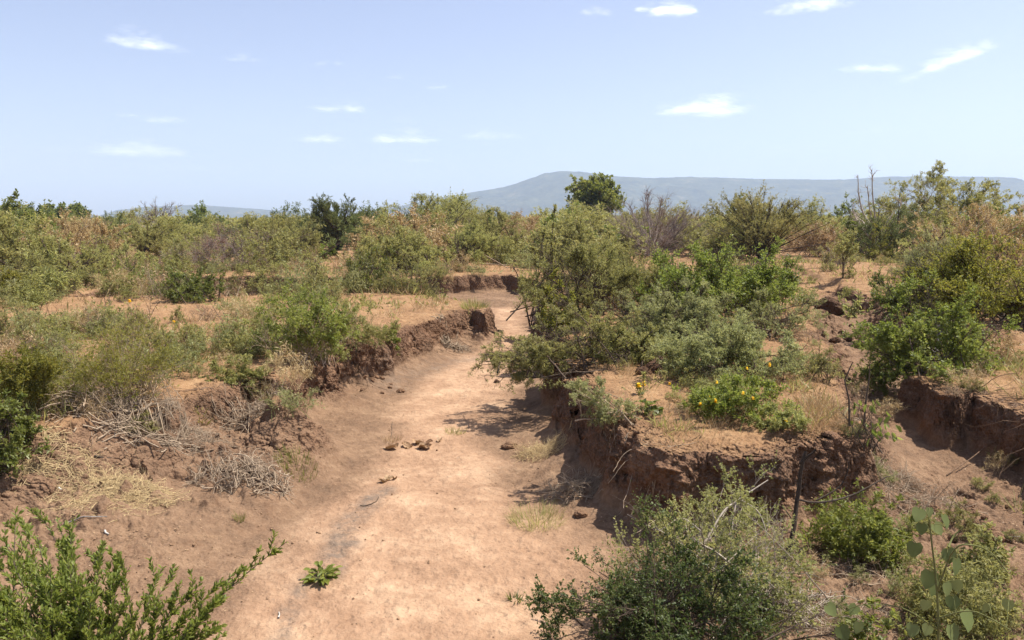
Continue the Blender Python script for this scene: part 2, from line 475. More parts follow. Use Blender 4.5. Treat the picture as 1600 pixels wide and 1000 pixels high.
# ------------------------------------------------------------------ the air
def build_haze():
    x0, x1, y0, y1, z0, z1 = -8200, 8200, -8200, 8200, -25, 420
    v = [(x, y, z) for z in (z0, z1) for x, y in ((x0, y0), (x1, y0), (x1, y1), (x0, y1))]
    f = np.array([(3, 2, 1, 0), (4, 5, 6, 7), (0, 1, 5, 4), (1, 2, 6, 5), (2, 3, 7, 6), (3, 0, 4, 7)])
    m, N = new_mat('haze_air')
    pv = N.n('ShaderNodeVolumePrincipled', ins={'Color': (.60, .77, 1.0, 1), 'Density': .00018, 'Anisotropy': .1})
    N.t.links.new(pv.outputs[0], N.n('ShaderNodeOutputMaterial').inputs['Volume'])
    tag(link('haze', mesh_np('haze', v, [f], m)), kind='stuff')
build_haze()

# ------------------------------------------------------------------ plant materials
LEAF = {}
def leaf_mat(key, c0, c1, c2, trans=.45, rough=.55, spec=.3):
    m, N = new_mat(key)
    t = N.attr('tint')
    oi = N.n('ShaderNodeObjectInfo').outputs['Random']
    c = N.ramp(t, [(.0, c0), (.5, c1), (1.0, c2)])
    c = N.n('ShaderNodeHueSaturation', ins={'Color': c, 'Hue': N.mapr(oi, 0, 1, .488, .510), 'Value': N.mapr(oi, 0, 1, .88, 1.12), 'Saturation': 1.0}).outputs[0]
    b = N.n('ShaderNodeBsdfPrincipled', ins={'Base Color': c, 'Roughness': rough, 'Specular IOR Level': spec})
    tr = N.n('ShaderNodeBsdfTranslucent', ins={'Color': N.mixc(1.0, c, (1.55, 1.45, 1.2), 'MULTIPLY')})
    mx = N.n('ShaderNodeMixShader', ins={'Fac': trans, 1: b.outputs[0], 2: tr.outputs[0]})
    N.t.links.new(mx.outputs[0], N.n('ShaderNodeOutputMaterial').inputs[0])
    LEAF[key] = m
leaf_mat('acacia_leaf', (.155, .164, .048), (.258, .260, .088), (.370, .352, .146))
leaf_mat('olive_leaf', (.150, .152, .046), (.250, .244, .082), (.355, .325, .134))
leaf_mat('pale_leaf', (.195, .202, .066), (.298, .300, .104), (.410, .390, .160))
leaf_mat('grey_leaf', (.160, .176, .068), (.250, .262, .110), (.350, .350, .168))
leaf_mat('green_leaf', (.085, .108, .022), (.145, .175, .036), (.225, .245, .070), rough=.4, spec=.45)
leaf_mat('bright_leaf', (.110, .145, .024), (.185, .222, .042), (.270, .290, .080), rough=.45)
leaf_mat('dark_leaf', (.036, .058, .012), (.062, .096, .018), (.110, .145, .030), rough=.35, spec=.5)
leaf_mat('blue_leaf', (.046, .070, .018), (.086, .114, .030), (.155, .180, .058), rough=.45)
leaf_mat('yellow_leaf', (.130, .145, .022), (.200, .205, .034), (.290, .260, .055))
leaf_mat('straw', (.270, .185, .090), (.400, .285, .140), (.520, .390, .210), trans=.2)
leaf_mat('rust_leaf', (.130, .060, .040), (.210, .110, .070), (.300, .190, .120), trans=.15)
leaf_mat('dull_leaf', (.095, .115, .038), (.140, .165, .055), (.200, .215, .085), trans=.22, rough=.7, spec=.15)
leaf_mat('dry_leaf', (.200, .115, .055), (.330, .215, .110), (.440, .310, .170), trans=.1)
leaf_mat('petal', (.70, .42, .01), (.80, .52, .01), (.85, .62, .03), trans=.25)

BARK = {}
def bark_mat(key, c0, c1):
    m, N = new_mat(key)
    co = N.n('ShaderNodeTexCoord').outputs['Object']
    n = N.noise(co, 24, 4, .6)
    c = N.ramp(n, [(.3, c0), (.7, c1)])
    bump = N.n('ShaderNodeBump', ins={'Height': N.noise(co, 80, 3, .6), 'Strength': .4, 'Distance': .01})
    b = N.n('ShaderNodeBsdfPrincipled', ins={'Base Color': c, 'Roughness': .9, 'Specular IOR Level': .15, 'Normal': bump.outputs[0]})
    N.t.links.new(b.outputs[0], N.n('ShaderNodeOutputMaterial').inputs[0])
    BARK[key] = m
bark_mat('brown_bark', (.065, .045, .032), (.130, .095, .068))
bark_mat('dark_bark', (.035, .026, .020), (.080, .058, .042))
bark_mat('grey_bark', (.170, .145, .125), (.300, .265, .235))
bark_mat('purple_bark', (.190, .140, .120), (.310, .245, .210))
bark_mat('tan_twig', (.240, .170, .110), (.400, .310, .220))
bark_mat('pale_twig', (.300, .240, .180), (.480, .410, .330))
bark_mat('straw_stalk', (.420, .300, .150), (.600, .460, .250))
bark_mat('green_stem', (.110, .115, .035), (.200, .200, .075))
bark_mat('root', (.110, .065, .040), (.210, .135, .085))

# ------------------------------------------------------------------ curves, tubes, leaves (all vectorised)
def nrm(v):
    return v / np.maximum(np.linalg.norm(v, axis=-1, keepdims=True), 1e-9)

def grow(rng, P, D, L, K, wig=.25, bend=(0, 0, 0)):
    """N curves of K steps: returns (N, K+1, 3)"""
    P = np.asarray(P, float); D = nrm(np.asarray(D, float)); L = np.broadcast_to(np.asarray(L, float), (len(P),))
    out = [P]; d = D; bend = np.asarray(bend, float)
    for k in range(K):
        P = P + d * (L / K)[:, None]
        out.append(P)
        d = nrm(d + rng.normal(0, wig / math.sqrt(K), d.shape) + bend / K)
    return np.stack(out, 1)

def bez(P0, P1, P2, K):
    t = np.linspace(0, 1, K + 1)[None, :, None]
    return P0[:, None] * (1 - t) ** 2 + 2 * P1[:, None] * t * (1 - t) + P2[:, None] * t ** 2

def on_curves(C, idx, t):
    K = C.shape[1] - 1
    u = np.clip(t * K, 0, K - 1e-6); i = u.astype(int); f = (u - i)[:, None]
    a = C[idx, i]; b = C[idx, i + 1]
    return a + (b - a) * f, nrm(b - a)

def tubes(C, r0, r1, S):
    """C (N,K,3), r0/r1 (N,) start and end radii"""
    N, K, _ = C.shape
    T = np.gradient(C, axis=1); T = nrm(T)
    ref = np.where(np.abs(T[..., 2:3]) > .9, np.array([1., 0, 0]), np.array([0, 0, 1.]))
    A = nrm(np.cross(T, ref)); B = np.cross(T, A)
    rr = (np.asarray(r0).reshape(-1, 1) * (1 - np.linspace(0, 1, K))[None] + np.asarray(r1).reshape(-1, 1) * np.linspace(0, 1, K)[None])
    ang = np.arange(S) * 2 * math.pi / S
    V = C[:, :, None] + rr[:, :, None, None] * (A[:, :, None] * np.cos(ang)[None, None, :, None] + B[:, :, None] * np.sin(ang)[None, None, :, None])
    idx = np.arange(N * K * S).reshape(N, K, S)
    a = idx[:, :-1]; b = idx[:, 1:]
    F = np.stack([a, np.roll(a, -1, 2), np.roll(b, -1, 2), b], -1).reshape(-1, 4)
    return V.reshape(-1, 3), F

SHAPES = {  # (u along the leaf, v across, w up) and faces
    'diamond': ([(0, 0, 0), (.5, .5, .06), (1, 0, -.05), (.5, -.5, .06)], [(0, 1, 2, 3)]),
    'oval': ([(0, 0, 0), (.3, .42, .10), (.7, .42, .10), (1, 0, -.06), (.7, -.42, .10), (.3, -.42, .10)], [(0, 1, 2, 3), (0, 3, 4, 5)]),
    'heart': ([(0, 0, 0), (-.12, .28, .03), (.12, .52, .06), (.5, .47, .08), (.82, .22, .04), (1, 0, -.06), (.82, -.22, .04), (.5, -.47, .08), (.12, -.52, .06), (-.12, -.28, .03), (.5, 0, -.02)],
              [(0, 1, 2, 10), (10, 2, 3, 4), (10, 4, 5, 6), (10, 6, 7, 8), (0, 10, 8, 9)]),
    'blade': ([(0, .5, 0), (.5, .35, .08), (1, 0, -.02), (.5, -.35, .08), (0, -.5, 0)], [(0, 1, 3, 4), (1, 2, 3, 3)]),
}
def leaves(P, D, Nn, L, Wd, shape):
    vt, ft = SHAPES[shape]; vt = np.array(vt, float)
    D = nrm(D); B = nrm(np.cross(Nn, D)); U = np.cross(D, B)
    L = np.broadcast_to(np.asarray(L, float), (len(P),)); Wd = np.broadcast_to(np.asarray(Wd, float), (len(P),))
    V = P[:, None] + vt[None, :, :1] * (D * L[:, None])[:, None] + vt[None, :, 1:2] * (B * Wd[:, None])[:, None] + vt[None, :, 2:] * (U * L[:, None])[:, None]
    base = (np.arange(len(P)) * len(vt))[:, None, None]
    if shape == 'blade':
        Fs = [(np.array([[0, 1, 3, 4]])[None] + base).reshape(-1, 4), (np.array([[1, 2, 3]])[None] + base).reshape(-1, 3)]
    else:
        Fs = [(np.array(ft)[None] + base).reshape(-1, 4)]
    return V.reshape(-1, 3), Fs

class Soup:
    """collects tubes and leaves of one part"""
    def __init__(self): self.v = []; self.f = {}; self.t = {}; self.n = 0
    def add(self, V, F, tint=.5):
        for f in (F if isinstance(F, list) else [F]):
            k = f.shape[1]
            self.f.setdefault(k, []).append(f + self.n)
            tt = np.broadcast_to(np.asarray(tint, float), (len(f),)) if np.ndim(tint) == 0 or len(tint) == len(f) else np.repeat(tint, len(f) // len(tint))
            self.t.setdefault(k, []).append(tt)
        self.v.append(V); self.n += len(V)
    def mesh(self, name, mat, smooth=False):
        ks = sorted(self.f)
        return mesh_np(name, np.vstack(self.v), [np.vstack(self.f[k]) for k in ks], mat,
                       {'tint': ('FACE', np.concatenate([np.concatenate(self.t[k]) for k in ks]))}, smooth)

def thing(name, label, cat, loc, group=None, rotz=0.0):
    o = bpy.data.objects.new(name, None); COL.objects.link(o)
    o.empty_display_size = .2
    o.location = [float(q) for q in loc]; o.rotation_euler = (0, 0, rotz)
    tag(o, label, cat, group)
    return o

DEF = dict(nS=24, nT=9, nU=5, NL=14000, leaf=(.035, .010), shape='diamond', pal='acacia_leaf', bark='brown_bark',
           z0=.0, l2=.30, l3=.15, up=.35, droop=0.0, lump=.35, lumps=2.2, wig=.35, r0=.020, out=.55, lean=(0, 0), t0=.22, flat=1.0,
           trunk=0.0, splay=.40, tw=1.0, leafside=1.0, sub=True, inner=.45)

def bush_meshes(seed, W, H, name, **kw):
    """returns (stem_mesh, foliage_mesh or None, sampler of outer points) in local coordinates, base at origin"""
    p = dict(DEF); p.update(kw)
    rng = np.random.default_rng(seed)
    H0 = H; H = H * p.get('hk', .90)
    n = p['nS']
    az = rng.uniform(0, 2 * math.pi, n)
    ce = rng.uniform(0.0, 1.0, n) ** p.get('cep', .7)                       # height share of the target in the dome
    rad = np.sqrt(np.clip(1 - ce ** p.get('dome', 2.6), 0, 1)) * p['flat'] + (1 - p['flat']) * rng.uniform(.3, 1, n)
    d = np.stack([np.cos(az) * rad, np.sin(az) * rad, ce], 1)
    lum = 1 + p['lump'] * fbm(d[:, 0] * p['lumps'] + seed * 3.1, d[:, 1] * p['lumps'] + d[:, 2] * 2.7, seed, 2)
    fill = rng.uniform(p['inner'], 1, n) ** .6
    s = np.minimum(lum, p.get('smax', 1.12)) * fill * 1.04
    target = np.stack([d[:, 0] * W / 2 * s + p['lean'][0] * d[:, 2] * H, d[:, 1] * W / 2 * s + p['lean'][1] * d[:, 2] * H,
                       H * (p['z0'] + p['trunk'] * .8) + d[:, 2] * H * (1 - p['z0'] - p['trunk'] * .8) * s], 1)
    base = np.stack([rng.normal(0, 1, n) * W * p['splay'] * .5, rng.normal(0, 1, n) * W * p['splay'] * .5, np.full(n, -.04)], 1)
    stems = Soup(); 
    if p['trunk'] > 0:
        nt_ = max(1, int(p.get('ntrunk', 1)))
        tb = np.stack([rng.normal(0, .06, nt_) * W * .3, rng.normal(0, .06, nt_) * W * .3, np.full(nt_, -.05)], 1)
        td = np.stack([rng.normal(0, .22, nt_) + p['lean'][0], rng.normal(0, .22, nt_), np.ones(nt_)], 1)
        tc = grow(rng, tb, td, H * p['trunk'] * 1.1, 7, .3)
        stems.add(*tubes(tc, np.full(nt_, p['r0'] * 3.2), np.full(nt_, p['r0'] * 1.9), 7))
        ti = rng.integers(0, nt_, n)
        base, _ = on_curves(tc, ti, rng.uniform(.6, 1, n))
    mid = base + (target - base) * np.array([p['out'], p['out'], .62])[None] * rng.uniform(.75, 1.1, (n, 1))
    mid[:, 2] += p['up'] * .3 * H * (1 - ce) * rng.uniform(.3, 1, n)
    mid += rng.normal(0, .05, (n, 3)) * W * p['wig']
    C1 = bez(base, mid, target, 8)
    C1[:, 1:] += (rng.normal(0, 1, (n, 8, 3)).cumsum(1) * .010 * W * p['wig'])
    r1 = p['r0'] * rng.uniform(.6, 1.2, n)
    stems.add(*tubes(C1, r1, r1 * .3, 5))
    # second order
    m = n * p['nT']; i2 = np.repeat(np.arange(n), p['nT']); t2 = rng.uniform(p['t0'], 1.0, m)
    P2, T2 = on_curves(C1, i2, t2)
    rd = nrm(rng.normal(0, 1, (m, 3)))
    outw = nrm(P2 - np.array([0, 0, H * .35]))
    D2 = T2 * .8 + rd * .75 + outw * .5 + np.array([0, 0, p['up']])
    L2 = p['l2'] * min(W, H * 1.35) * rng.uniform(.45, 1.0, m) * (1.15 - .5 * t2)
    C2 = grow(rng, P2, D2, L2, 5, p['wig'], (0, 0, -p['droop']))
    stems.add(*tubes(C2, r1[i2] * .42 * p['tw'], r1[i2] * .14 * p['tw'], 3))
    CL = C2
    if p['nU'] > 0:
        q = m * p['nU']; i3 = np.repeat(np.arange(m), p['nU']); t3 = rng.uniform(.2, 1.0, q)
        P3, T3 = on_curves(C2, i3, t3)
        D3 = T3 * .8 + nrm(rng.normal(0, 1, (q, 3))) * .8 + np.array([0, 0, p['up'] * .6])
        L3 = p['l3'] * min(W, H * 1.45) * rng.uniform(.4, 1.0, q)
        C3 = grow(rng, P3, D3, L3, 3, p['wig'], (0, 0, -p['droop']))
        if p['sub']:
            rr = r1[i2][i3] * .17 * p['tw']
            stems.add(*tubes(C3, rr, rr * .5, 3))
        CL = C3
    sm = stems.mesh(name + '_stem', BARK[p['bark']])
    fm = None
    if p['NL'] > 0:
        NL = int(p['NL'] * p.get('dens', 1.7))
        il = rng.integers(0, len(CL), NL); tl = rng.uniform(.05, 1, NL)
        P, T = on_curves(CL, il, tl)
        side = nrm(np.cross(T, nrm(rng.normal(0, 1, (NL, 3)))))
        D = T * .55 + side * p['leafside'] + np.array([0, 0, .15])
        Nn = rng.normal(0, .55, (NL, 3)) + np.array([0, 0, 1.0])
        gap = vnoise3(P[:, 0] * 5.5 / max(W, .4) + seed, P[:, 1] * 5.5 / max(W, .4), P[:, 2] * 4.0 / max(H, .4), seed + 2)
        kp = gap + rng.normal(0, .12, NL) > -p.get('gap', .26)
        P, T, side, D, Nn = P[kp], T[kp], side[kp], D[kp], Nn[kp]; NL = len(P)
        sc = rng.uniform(.5, 1.4, NL)
        gt = vnoise(P[:, 0] * 3 / max(W, .3) * 1.6 + seed, P[:, 1] * 3 / max(W, .3) + P[:, 2] * 4 / max(H, .3), seed + 4)
        tint = np.clip(.5 + .22 * gt + rng.normal(0, .20, NL), 0, 1)
        fo = Soup()
        V, F = leaves(P, D, Nn, p['leaf'][0] * sc, p['leaf'][1] * sc, p['shape'])
        fo.add(V, F, tint)
        fm = fo.mesh(name + '_foliage', LEAF[p['pal']])
    return sm, fm, CL

NUSED = [0]
def bush(name, label, cat, pos, W, H, seed, group=None, flowers=0, fsize=.03, flower_at=None, **kw):
    t = thing(name, label, cat, pos, group)
    tree = kw.pop('tree', False)
    sm, fm, CL = bush_meshes(seed, W, H, name, **kw)
    link('trunk' if tree else 'stem', sm, t)
    if fm: link('crown' if tree else 'foliage', fm, t)
    if flowers:
        rng = np.random.default_rng(seed + 999)
        ends = CL[:, -1]
        top = ends[np.argsort(-ends[:, 2] - .25 * ends[:, 2].std() * 0 + .2 * ends[:, 1])[:max(flowers * 22, 12)]]
        sel = rng.choice(len(top), min(flowers, len(top)), replace=False)
        for k in sel:
            link('flower', flower_mesh(rng, fsize), t, top[k])
    return t

def flower_mesh(rng, s):
    fo = Soup(); n = 5
    for lay in range(3):
        a = rng.uniform(0, 6.28) + np.arange(n) * 2 * math.pi / n
        D = np.stack([np.cos(a), np.sin(a), np.full(n, .5)], 1) + rng.normal(0, .15, (n, 3))
        P = np.tile([0, 0, lay * s * .55], (n, 1)) + rng.normal(0, .06 * s, (n, 3))
        V, F = leaves(P, D, np.tile([0, 0, 1.], (n, 1)) + rng.normal(0, .2, (n, 3)), s * (1 - .2 * lay), s * .8, 'oval')
        fo.add(V, F, rng.uniform(.2, .9, n))
    return fo.mesh('flower', LEAF['petal'])

def by_px(px, D=None, py=None):
    """ground point: by the row of its foot, or by distance"""
    if py is not None:
        return ground_px(px, py)
    p = at_y(px, HORIZ, D)
    return np.array([p[0], p[1], hz(p[0], p[1])])

def size_px(pos, wpx, top):
    k = pos[1] / (CP * FPX) * 1.0
    W = wpx * k
    d = ray(800, top)
    zt = CAM_Z + pos[1] / d[1] * d[2]
    return W, max(.1, zt - pos[2])

def B(name, label, cat, px, wpx, top, seed, D=None, py=None, dx=0, **kw):
    pos = by_px(px, D, py)
    W, H = size_px(pos, wpx, top)
    return bush(name, label, cat, pos, W, H, seed, **kw)

# tangle of dry sticks
def sticks(seed, W, Dp, H, n, L=(.2, .7), r=.004, bark='tan_twig', name='stick', curl=.5, flat=.35, NL=0, pal='dry_leaf', leaf=(.03, .012), fork=2):
    rng = np.random.default_rng(seed)
    a = rng.uniform(0, 2 * math.pi, n); q = np.sqrt(rng.uniform(0, 1, n))
    x = np.cos(a) * q * W / 2; y = np.sin(a) * q * Dp / 2
    dome = np.clip(1 - q ** 2, 0, 1) * (.7 + .5 * fbm(x / W * 4 + seed, y / Dp * 4, seed, 2))
    P = np.stack([x, y, dome * H * rng.uniform(.1, 1, n)], 1)
    az = rng.uniform(0, 2 * math.pi, n)
    D = np.stack([np.cos(az), np.sin(az), rng.normal(0, flat, n)], 1)
    C = grow(rng, P, D, rng.uniform(L[0], L[1], n), 6, curl, (0, 0, -.25))
    C -= (C[:, 3:4] - P[:, None]) * np.array([1, 1, .6])
    s = Soup()
    rad = r * rng.uniform(.5, 1.6, n)
    s.add(*tubes(C, rad, rad * .5, 4))
    m = n * fork; i2 = rng.integers(0, n, m)
    P2, T2 = on_curves(C, i2, rng.uniform(.2, .95, m))
    C2 = grow(rng, P2, T2 + nrm(rng.normal(0, 1, (m, 3))) * .9, rng.uniform(.25, .55, m) * L[1], 4, curl, (0, 0, -.2))
    s.add(*tubes(C2, rad[i2] * .55, rad[i2] * .25, 3))
    return s.mesh(name, BARK[bark]), C2, rng

def fit_ground(me, pos, clear=.0):
    """lift and bend a low mesh so that it follows the soil"""
    n = len(me.vertices); co = np.empty(n * 3, np.float32); me.vertices.foreach_get('co', co); co = co.reshape(-1, 3)
    h = height(co[:, 0] + pos[0], co[:, 1] + pos[1], False)[0] - pos[2]
    co[:, 2] = np.maximum(co[:, 2], -.01) + h + clear
    me.vertices.foreach_set('co', co.ravel()); me.update()

# ================================================================== the plants of the photograph
AC = dict(pal='acacia_leaf', bark='brown_bark', leaf=(.040, .011), up=.25, nS=34, nT=10, nU=6, NL=42000, l2=.26, l3=.12)
FAR = dict(nU=3, sub=False, r0=.035)

# ---- thicket in the middle, on the spit
B('acacia_shrub', 'drooping feathery acacia overhanging the sandy gully bed, dark hollow under it', 'shrub', 912, 285, 452, 11, D=13.4,
  **{**AC, 'droop': .9, 'z0': -.22, 'lean': (-.34, -.12), 'gap': .16, 'NL': 58000, 'nS': 46, 'l2': .30, 'up': .15, 'r0': .016, 'lump': .5})
B('acacia_shrub', 'tall feathery acacia with spiky upright tops behind the overhanging one', 'shrub', 895, 215, 358, 12, D=19.5,
  **{**AC, 'gap': .15, 'NL': 52000, 'nS': 40, 'up': .5, 'lump': .7, 'leaf': (.048, .014)})
B('wispy_shrub', 'thin leafy shoots rising above the thicket against the blue hill', 'shrub', 838, 95, 286, 13, D=21.5, pal='acacia_leaf', nS=11, nT=14, nU=4, NL=9000,
  leaf=(.05, .014), z0=.3, up=.7, l2=.11, l3=.06, inner=.7, r0=.022, lump=.5, splay=.3)
B('acacia_shrub', 'pale yellow green acacia between the tall feathery acacia and the leafy round bush', 'shrub', 962, 210, 352, 14, D=24,
  **{**AC, 'pal': 'pale_leaf', 'NL': 44000, 'leaf': (.055, .016), 'up': .35, 'lump': .6})
B('acacia_shrub', 'grey green feathery acacia in front of the round leafy bush', 'shrub', 1020, 200, 445, 15, D=15.8,
  **{**AC, 'pal': 'grey_leaf', 'NL': 38000, 'droop': .3, 'lump': .5})
B('acacia_shrub', 'low spreading pale acacia above the yellow flowering herb on the spit', 'shrub', 1140, 290, 470, 16, D=12.2,
  **{**AC, 'pal': 'grey_leaf', 'NL': 46000, 'nS': 40, 'droop': .25, 'lump': .6, 'r0': .014})
B('acacia_shrub', 'loose grey green acacia at the right end of the thicket beside the bare slope', 'shrub', 1205, 165, 448, 17, D=16.2,
  **{**AC, 'pal': 'grey_leaf', 'NL': 22000, 'lump': .7, 'nS': 26})
B('leafy_shrub', 'rounded bright leafy bush rising over the middle thicket', 'shrub', 1105, 255, 358, 18, D=18.5, pal='bright_leaf', shape='oval', leaf=(.055, .024), nS=40, nT=10, nU=5,
  NL=30000, up=.45, bark='brown_bark', lump=.4, z0=0)
B('leafy_shrub', 'leafy green bush tucked behind the thicket below the olive acacia with visible trunks', 'shrub', 1185, 150, 398, 118, D=21, pal='green_leaf', shape='oval', leaf=(.055, .024), nS=26, nT=9, nU=5,
  NL=13000, up=.4, lump=.5, z0=0)
B('leafy_shrub', 'small yellowish leafy bush in the heart of the thicket, half inside the acacias', 'shrub', 872, 70, 420, 119, D=17, pal='yellow_leaf', shape='oval', leaf=(.05, .024), nS=16, nT=8, nU=5, NL=6000, z0=0)
B('acacia_shrub', 'small twiggy acacia leaning left from the corner of the spit', 'shrub', 962, 120, 572, 19, py=652,
  **{**AC, 'pal': 'grey_leaf', 'NL': 7000, 'nS': 18, 'nT': 8, 'nU': 4, 'lean': (-.55, -.25), 'bark': 'tan_twig', 'r0': .010, 'leaf': (.03, .009), 'z0': -.1})
B('flowering_herb', 'low green herb dotted with yellow flowers on top of the spit', 'herb', 1152, 185, 572, 20, py=655, flowers=17, fsize=.024, pal='bright_leaf', shape='oval',
  leaf=(.040, .013), nS=40, nT=7, nU=3, NL=9000, bark='green_stem', r0=.006, up=.6, l2=.22, lump=.4, z0=.05)
B('flowering_herb', 'yellow flowered stalk standing over the shaded hollow of the spit', 'herb', 1003, 36, 572, 21, py=618, flowers=2, fsize=.045, pal='acacia_leaf', nS=5, nT=5, nU=0, NL=260,
  bark='green_stem', r0=.005, up=.8, leaf=(.04, .013))
B('broad_leaf_plant', 'small dark plant with broad leaves on the bare earth by the spit corner', 'plant', 1016, 34, 608, 22, py=648, pal='green_leaf', shape='heart', leaf=(.085, .085), nS=9, nT=4, nU=0, NL=34,
  bark='green_stem', r0=.005, up=.5)
B('leafy_herb', 'pale leafy herb along the grassy edge of the spit, left of the wilted plant', 'herb', 1225, 90, 632, 23, py=672, pal='acacia_leaf', leaf=(.035, .011), nS=26, nT=7, nU=3, NL=4200,
  bark='green_stem', r0=.004, up=.5)

B('acacia_shrub', 'dusty acacia filling the thicket between the leafy round bush and the low spreading acacia', 'shrub', 1075, 200, 438, 121, D=15.0,
  **{**AC, 'pal': 'grey_leaf', 'NL': 36000, 'lump': .5, 'droop': .2})
B('acacia_shrub', 'olive acacia at the back of the thicket left of the leafy round bush', 'shrub', 1010, 190, 385, 122, D=20.5,
  **{**AC, 'pal': 'acacia_leaf', 'NL': 40000, 'lump': .5, 'leaf': (.05, .014)})
B('acacia_shrub', 'pale olive acacia at the rear right of the thicket before the wide acacia with trunks', 'shrub', 1160, 200, 388, 123, D=27,
  **{**AC, 'pal': 'pale_leaf', 'NL': 36000, 'lump': .5, 'leaf': (.06, .017)})
B('acacia_shrub', 'feathery acacia on the spit behind the small acacia leaning from its corner', 'shrub', 1000, 165, 505, 124, D=13.6,
  **{**AC, 'pal': 'acacia_leaf', 'NL': 26000, 'lump': .5, 'droop': .4})
B('acacia_shrub', 'low acacia boughs hanging down to the sand at the left foot of the thicket', 'shrub', 872, 95, 520, 120, D=14.2,
  **{**AC, 'droop': .8, 'z0': -.5, 'NL': 17000, 'nS': 26, 'lean': (-.1, -.1), 'r0': .010})

# ---- left plateau, near
B('leafy_shrub', 'upright leafy green shrub growing at the lip of the left bank', 'shrub', 482, 165, 446, 30, py=566, pal='bright_leaf', shape='oval', leaf=(.046, .017), nS=38, nT=8, nU=4, NL=11500,
  up=.75, z0=.06, splay=.22, bark='tan_twig', r0=.009, lump=.35, inner=.6)
B('leafy_herb', 'low leafy growth spreading right of the upright green shrub on the left bank', 'herb', 560, 120, 478, 31, py=540, pal='acacia_leaf', shape='oval', leaf=(.036, .013), nS=34, nT=7, nU=4, NL=9000,
  bark='green_stem', r0=.005, up=.45, lump=.5)
B('leafy_shrub', 'small bright green bush hanging over the lip of the left bank', 'shrub', 607, 46, 505, 32, py=541, pal='bright_leaf', shape='oval', leaf=(.045, .02), nS=16, nT=7, nU=4, NL=2600,
  bark='green_stem', r0=.006, z0=-.5, droop=.5)
B('airy_shrub', 'see-through yellowish green shrub of thin stems above the brushwood', 'shrub', 188, 215, 484, 33, py=628, pal='yellow_leaf', leaf=(.045, .009), nS=44, nT=8, nU=4, NL=8500,
  up=.6, bark='tan_twig', r0=.006, z0=.10, splay=.12, lump=.4, tw=.8)
B('leafy_herb', 'green creeping herb capping the dark hollow in the left bank', 'herb', 372, 110, 545, 34, py=588, pal='acacia_leaf', shape='oval', leaf=(.036, .014), nS=34, nT=7, nU=4, NL=7000,
  bark='green_stem', r0=.005, up=.3, z0=-.25, droop=.4)
B('leafy_shrub', 'yellow topped shrub cut by the left edge of the photo', 'shrub', 30, 120, 532, 35, py=655, pal='yellow_leaf', shape='oval', leaf=(.042, .012), nS=34, nT=9, nU=4, NL=6500,
  up=.8, z0=.45, bark='green_stem', r0=.008)
B('leafy_shrub', 'dark green shrub cut by the left edge, under the yellow topped one', 'shrub', 2, 130, 585, 36, py=742, pal='green_leaf', shape='oval', leaf=(.042, .018), nS=34, nT=9, nU=5, NL=11000,
  up=.4, z0=.02, bark='brown_bark', r0=.010)
B('flowering_herb', 'thin stalk with one yellow flower nearest the brushwood on the left plateau', 'herb', 216, 40, 545, 37, py=600, flowers=1, fsize=.045, pal='acacia_leaf', nS=4, nT=4, nU=0, NL=150, bark='tan_twig', r0=.004, up=.9)
B('flowering_herb', 'thin stalk with one yellow flower standing behind the see-through shrub', 'herb', 288, 40, 487, 38, py=520, flowers=1, fsize=.05, pal='acacia_leaf', nS=4, nT=4, nU=0, NL=150, bark='tan_twig', r0=.004, up=.9)
B('flowering_herb', 'thin stalk with one yellow flower farthest back on the left plateau', 'herb', 204, 40, 457, 39, py=485, flowers=1, fsize=.06, pal='acacia_leaf', nS=4, nT=4, nU=0, NL=150, bark='tan_twig', r0=.005, up=.9)
for k, (px, py, wp, top, lab) in enumerate([
        (68, 500, 60, 455, 'small leafless dark seedling on open ground at far left'),
        (165, 480, 40, 440, 'bare forked seedling left of the farthest yellow flower'),
        (362, 545, 62, 480, 'bare crooked sapling in front of the small green bush of the left plateau'),
        (240, 500, 60, 450, 'thin dead stems right of the farthest yellow flower'),
        (330, 500, 70, 445, 'dry dead stalks between the two rear yellow flowers and the crooked sapling'),
        (90, 640, 60, 600, 'short dark stump shoots at the back of the brushwood')]):
    B('bare_sapling', lab, 'sapling', px, wp, top, 50 + k, py=py, NL=40, pal='dry_leaf', nS=6, nT=5, nU=2, bark='brown_bark', r0=.008, up=.6, l2=.3)

# ---- left, middle distance
B('leafy_shrub', 'bright green bush at the left edge beside open orange ground', 'shrub', 8, 75, 418, 60, D=23, pal='yellow_leaf', shape='oval', leaf=(.055, .026), nS=26, nT=8, nU=4, NL=7000, z0=0)
B('leafy_shrub', 'low dark green bush on the left plateau behind the crooked sapling', 'shrub', 292, 110, 418, 61, D=23.5, pal='green_leaf', shape='oval', leaf=(.055, .02), nS=30, nT=8, nU=4, NL=8500, z0=0)
B('leafy_shrub', 'low green bush spreading below the wide olive bush at left', 'shrub', 205, 120, 402, 62, D=29, pal='bright_leaf', shape='oval', leaf=(.06, .024), nS=30, nT=8, nU=4, NL=8000, z0=0)
B('acacia_shrub', 'olive bush with a dark foot at left behind the dead seedlings', 'shrub', 95, 160, 368, 63, D=31, **{**AC, **FAR, 'pal': 'olive_leaf', 'NL': 26000, 'leaf': (.07, .020), 'trunk': .12})
B('acacia_shrub', 'tangled yellowish bush right of the straw coloured one', 'shrub', 165, 130, 372, 163, D=34, **{**AC, **FAR, 'pal': 'pale_leaf', 'NL': 15000, 'leaf': (.07, .020)})
B('straw_shrub', 'dry straw coloured bush at left in front of dark treetops', 'shrub', 118, 175, 334, 64, D=44, **{**AC, **FAR, 'pal': 'straw', 'bark': 'tan_twig', 'NL': 20000, 'leaf': (.09, .028), 'up': .6})
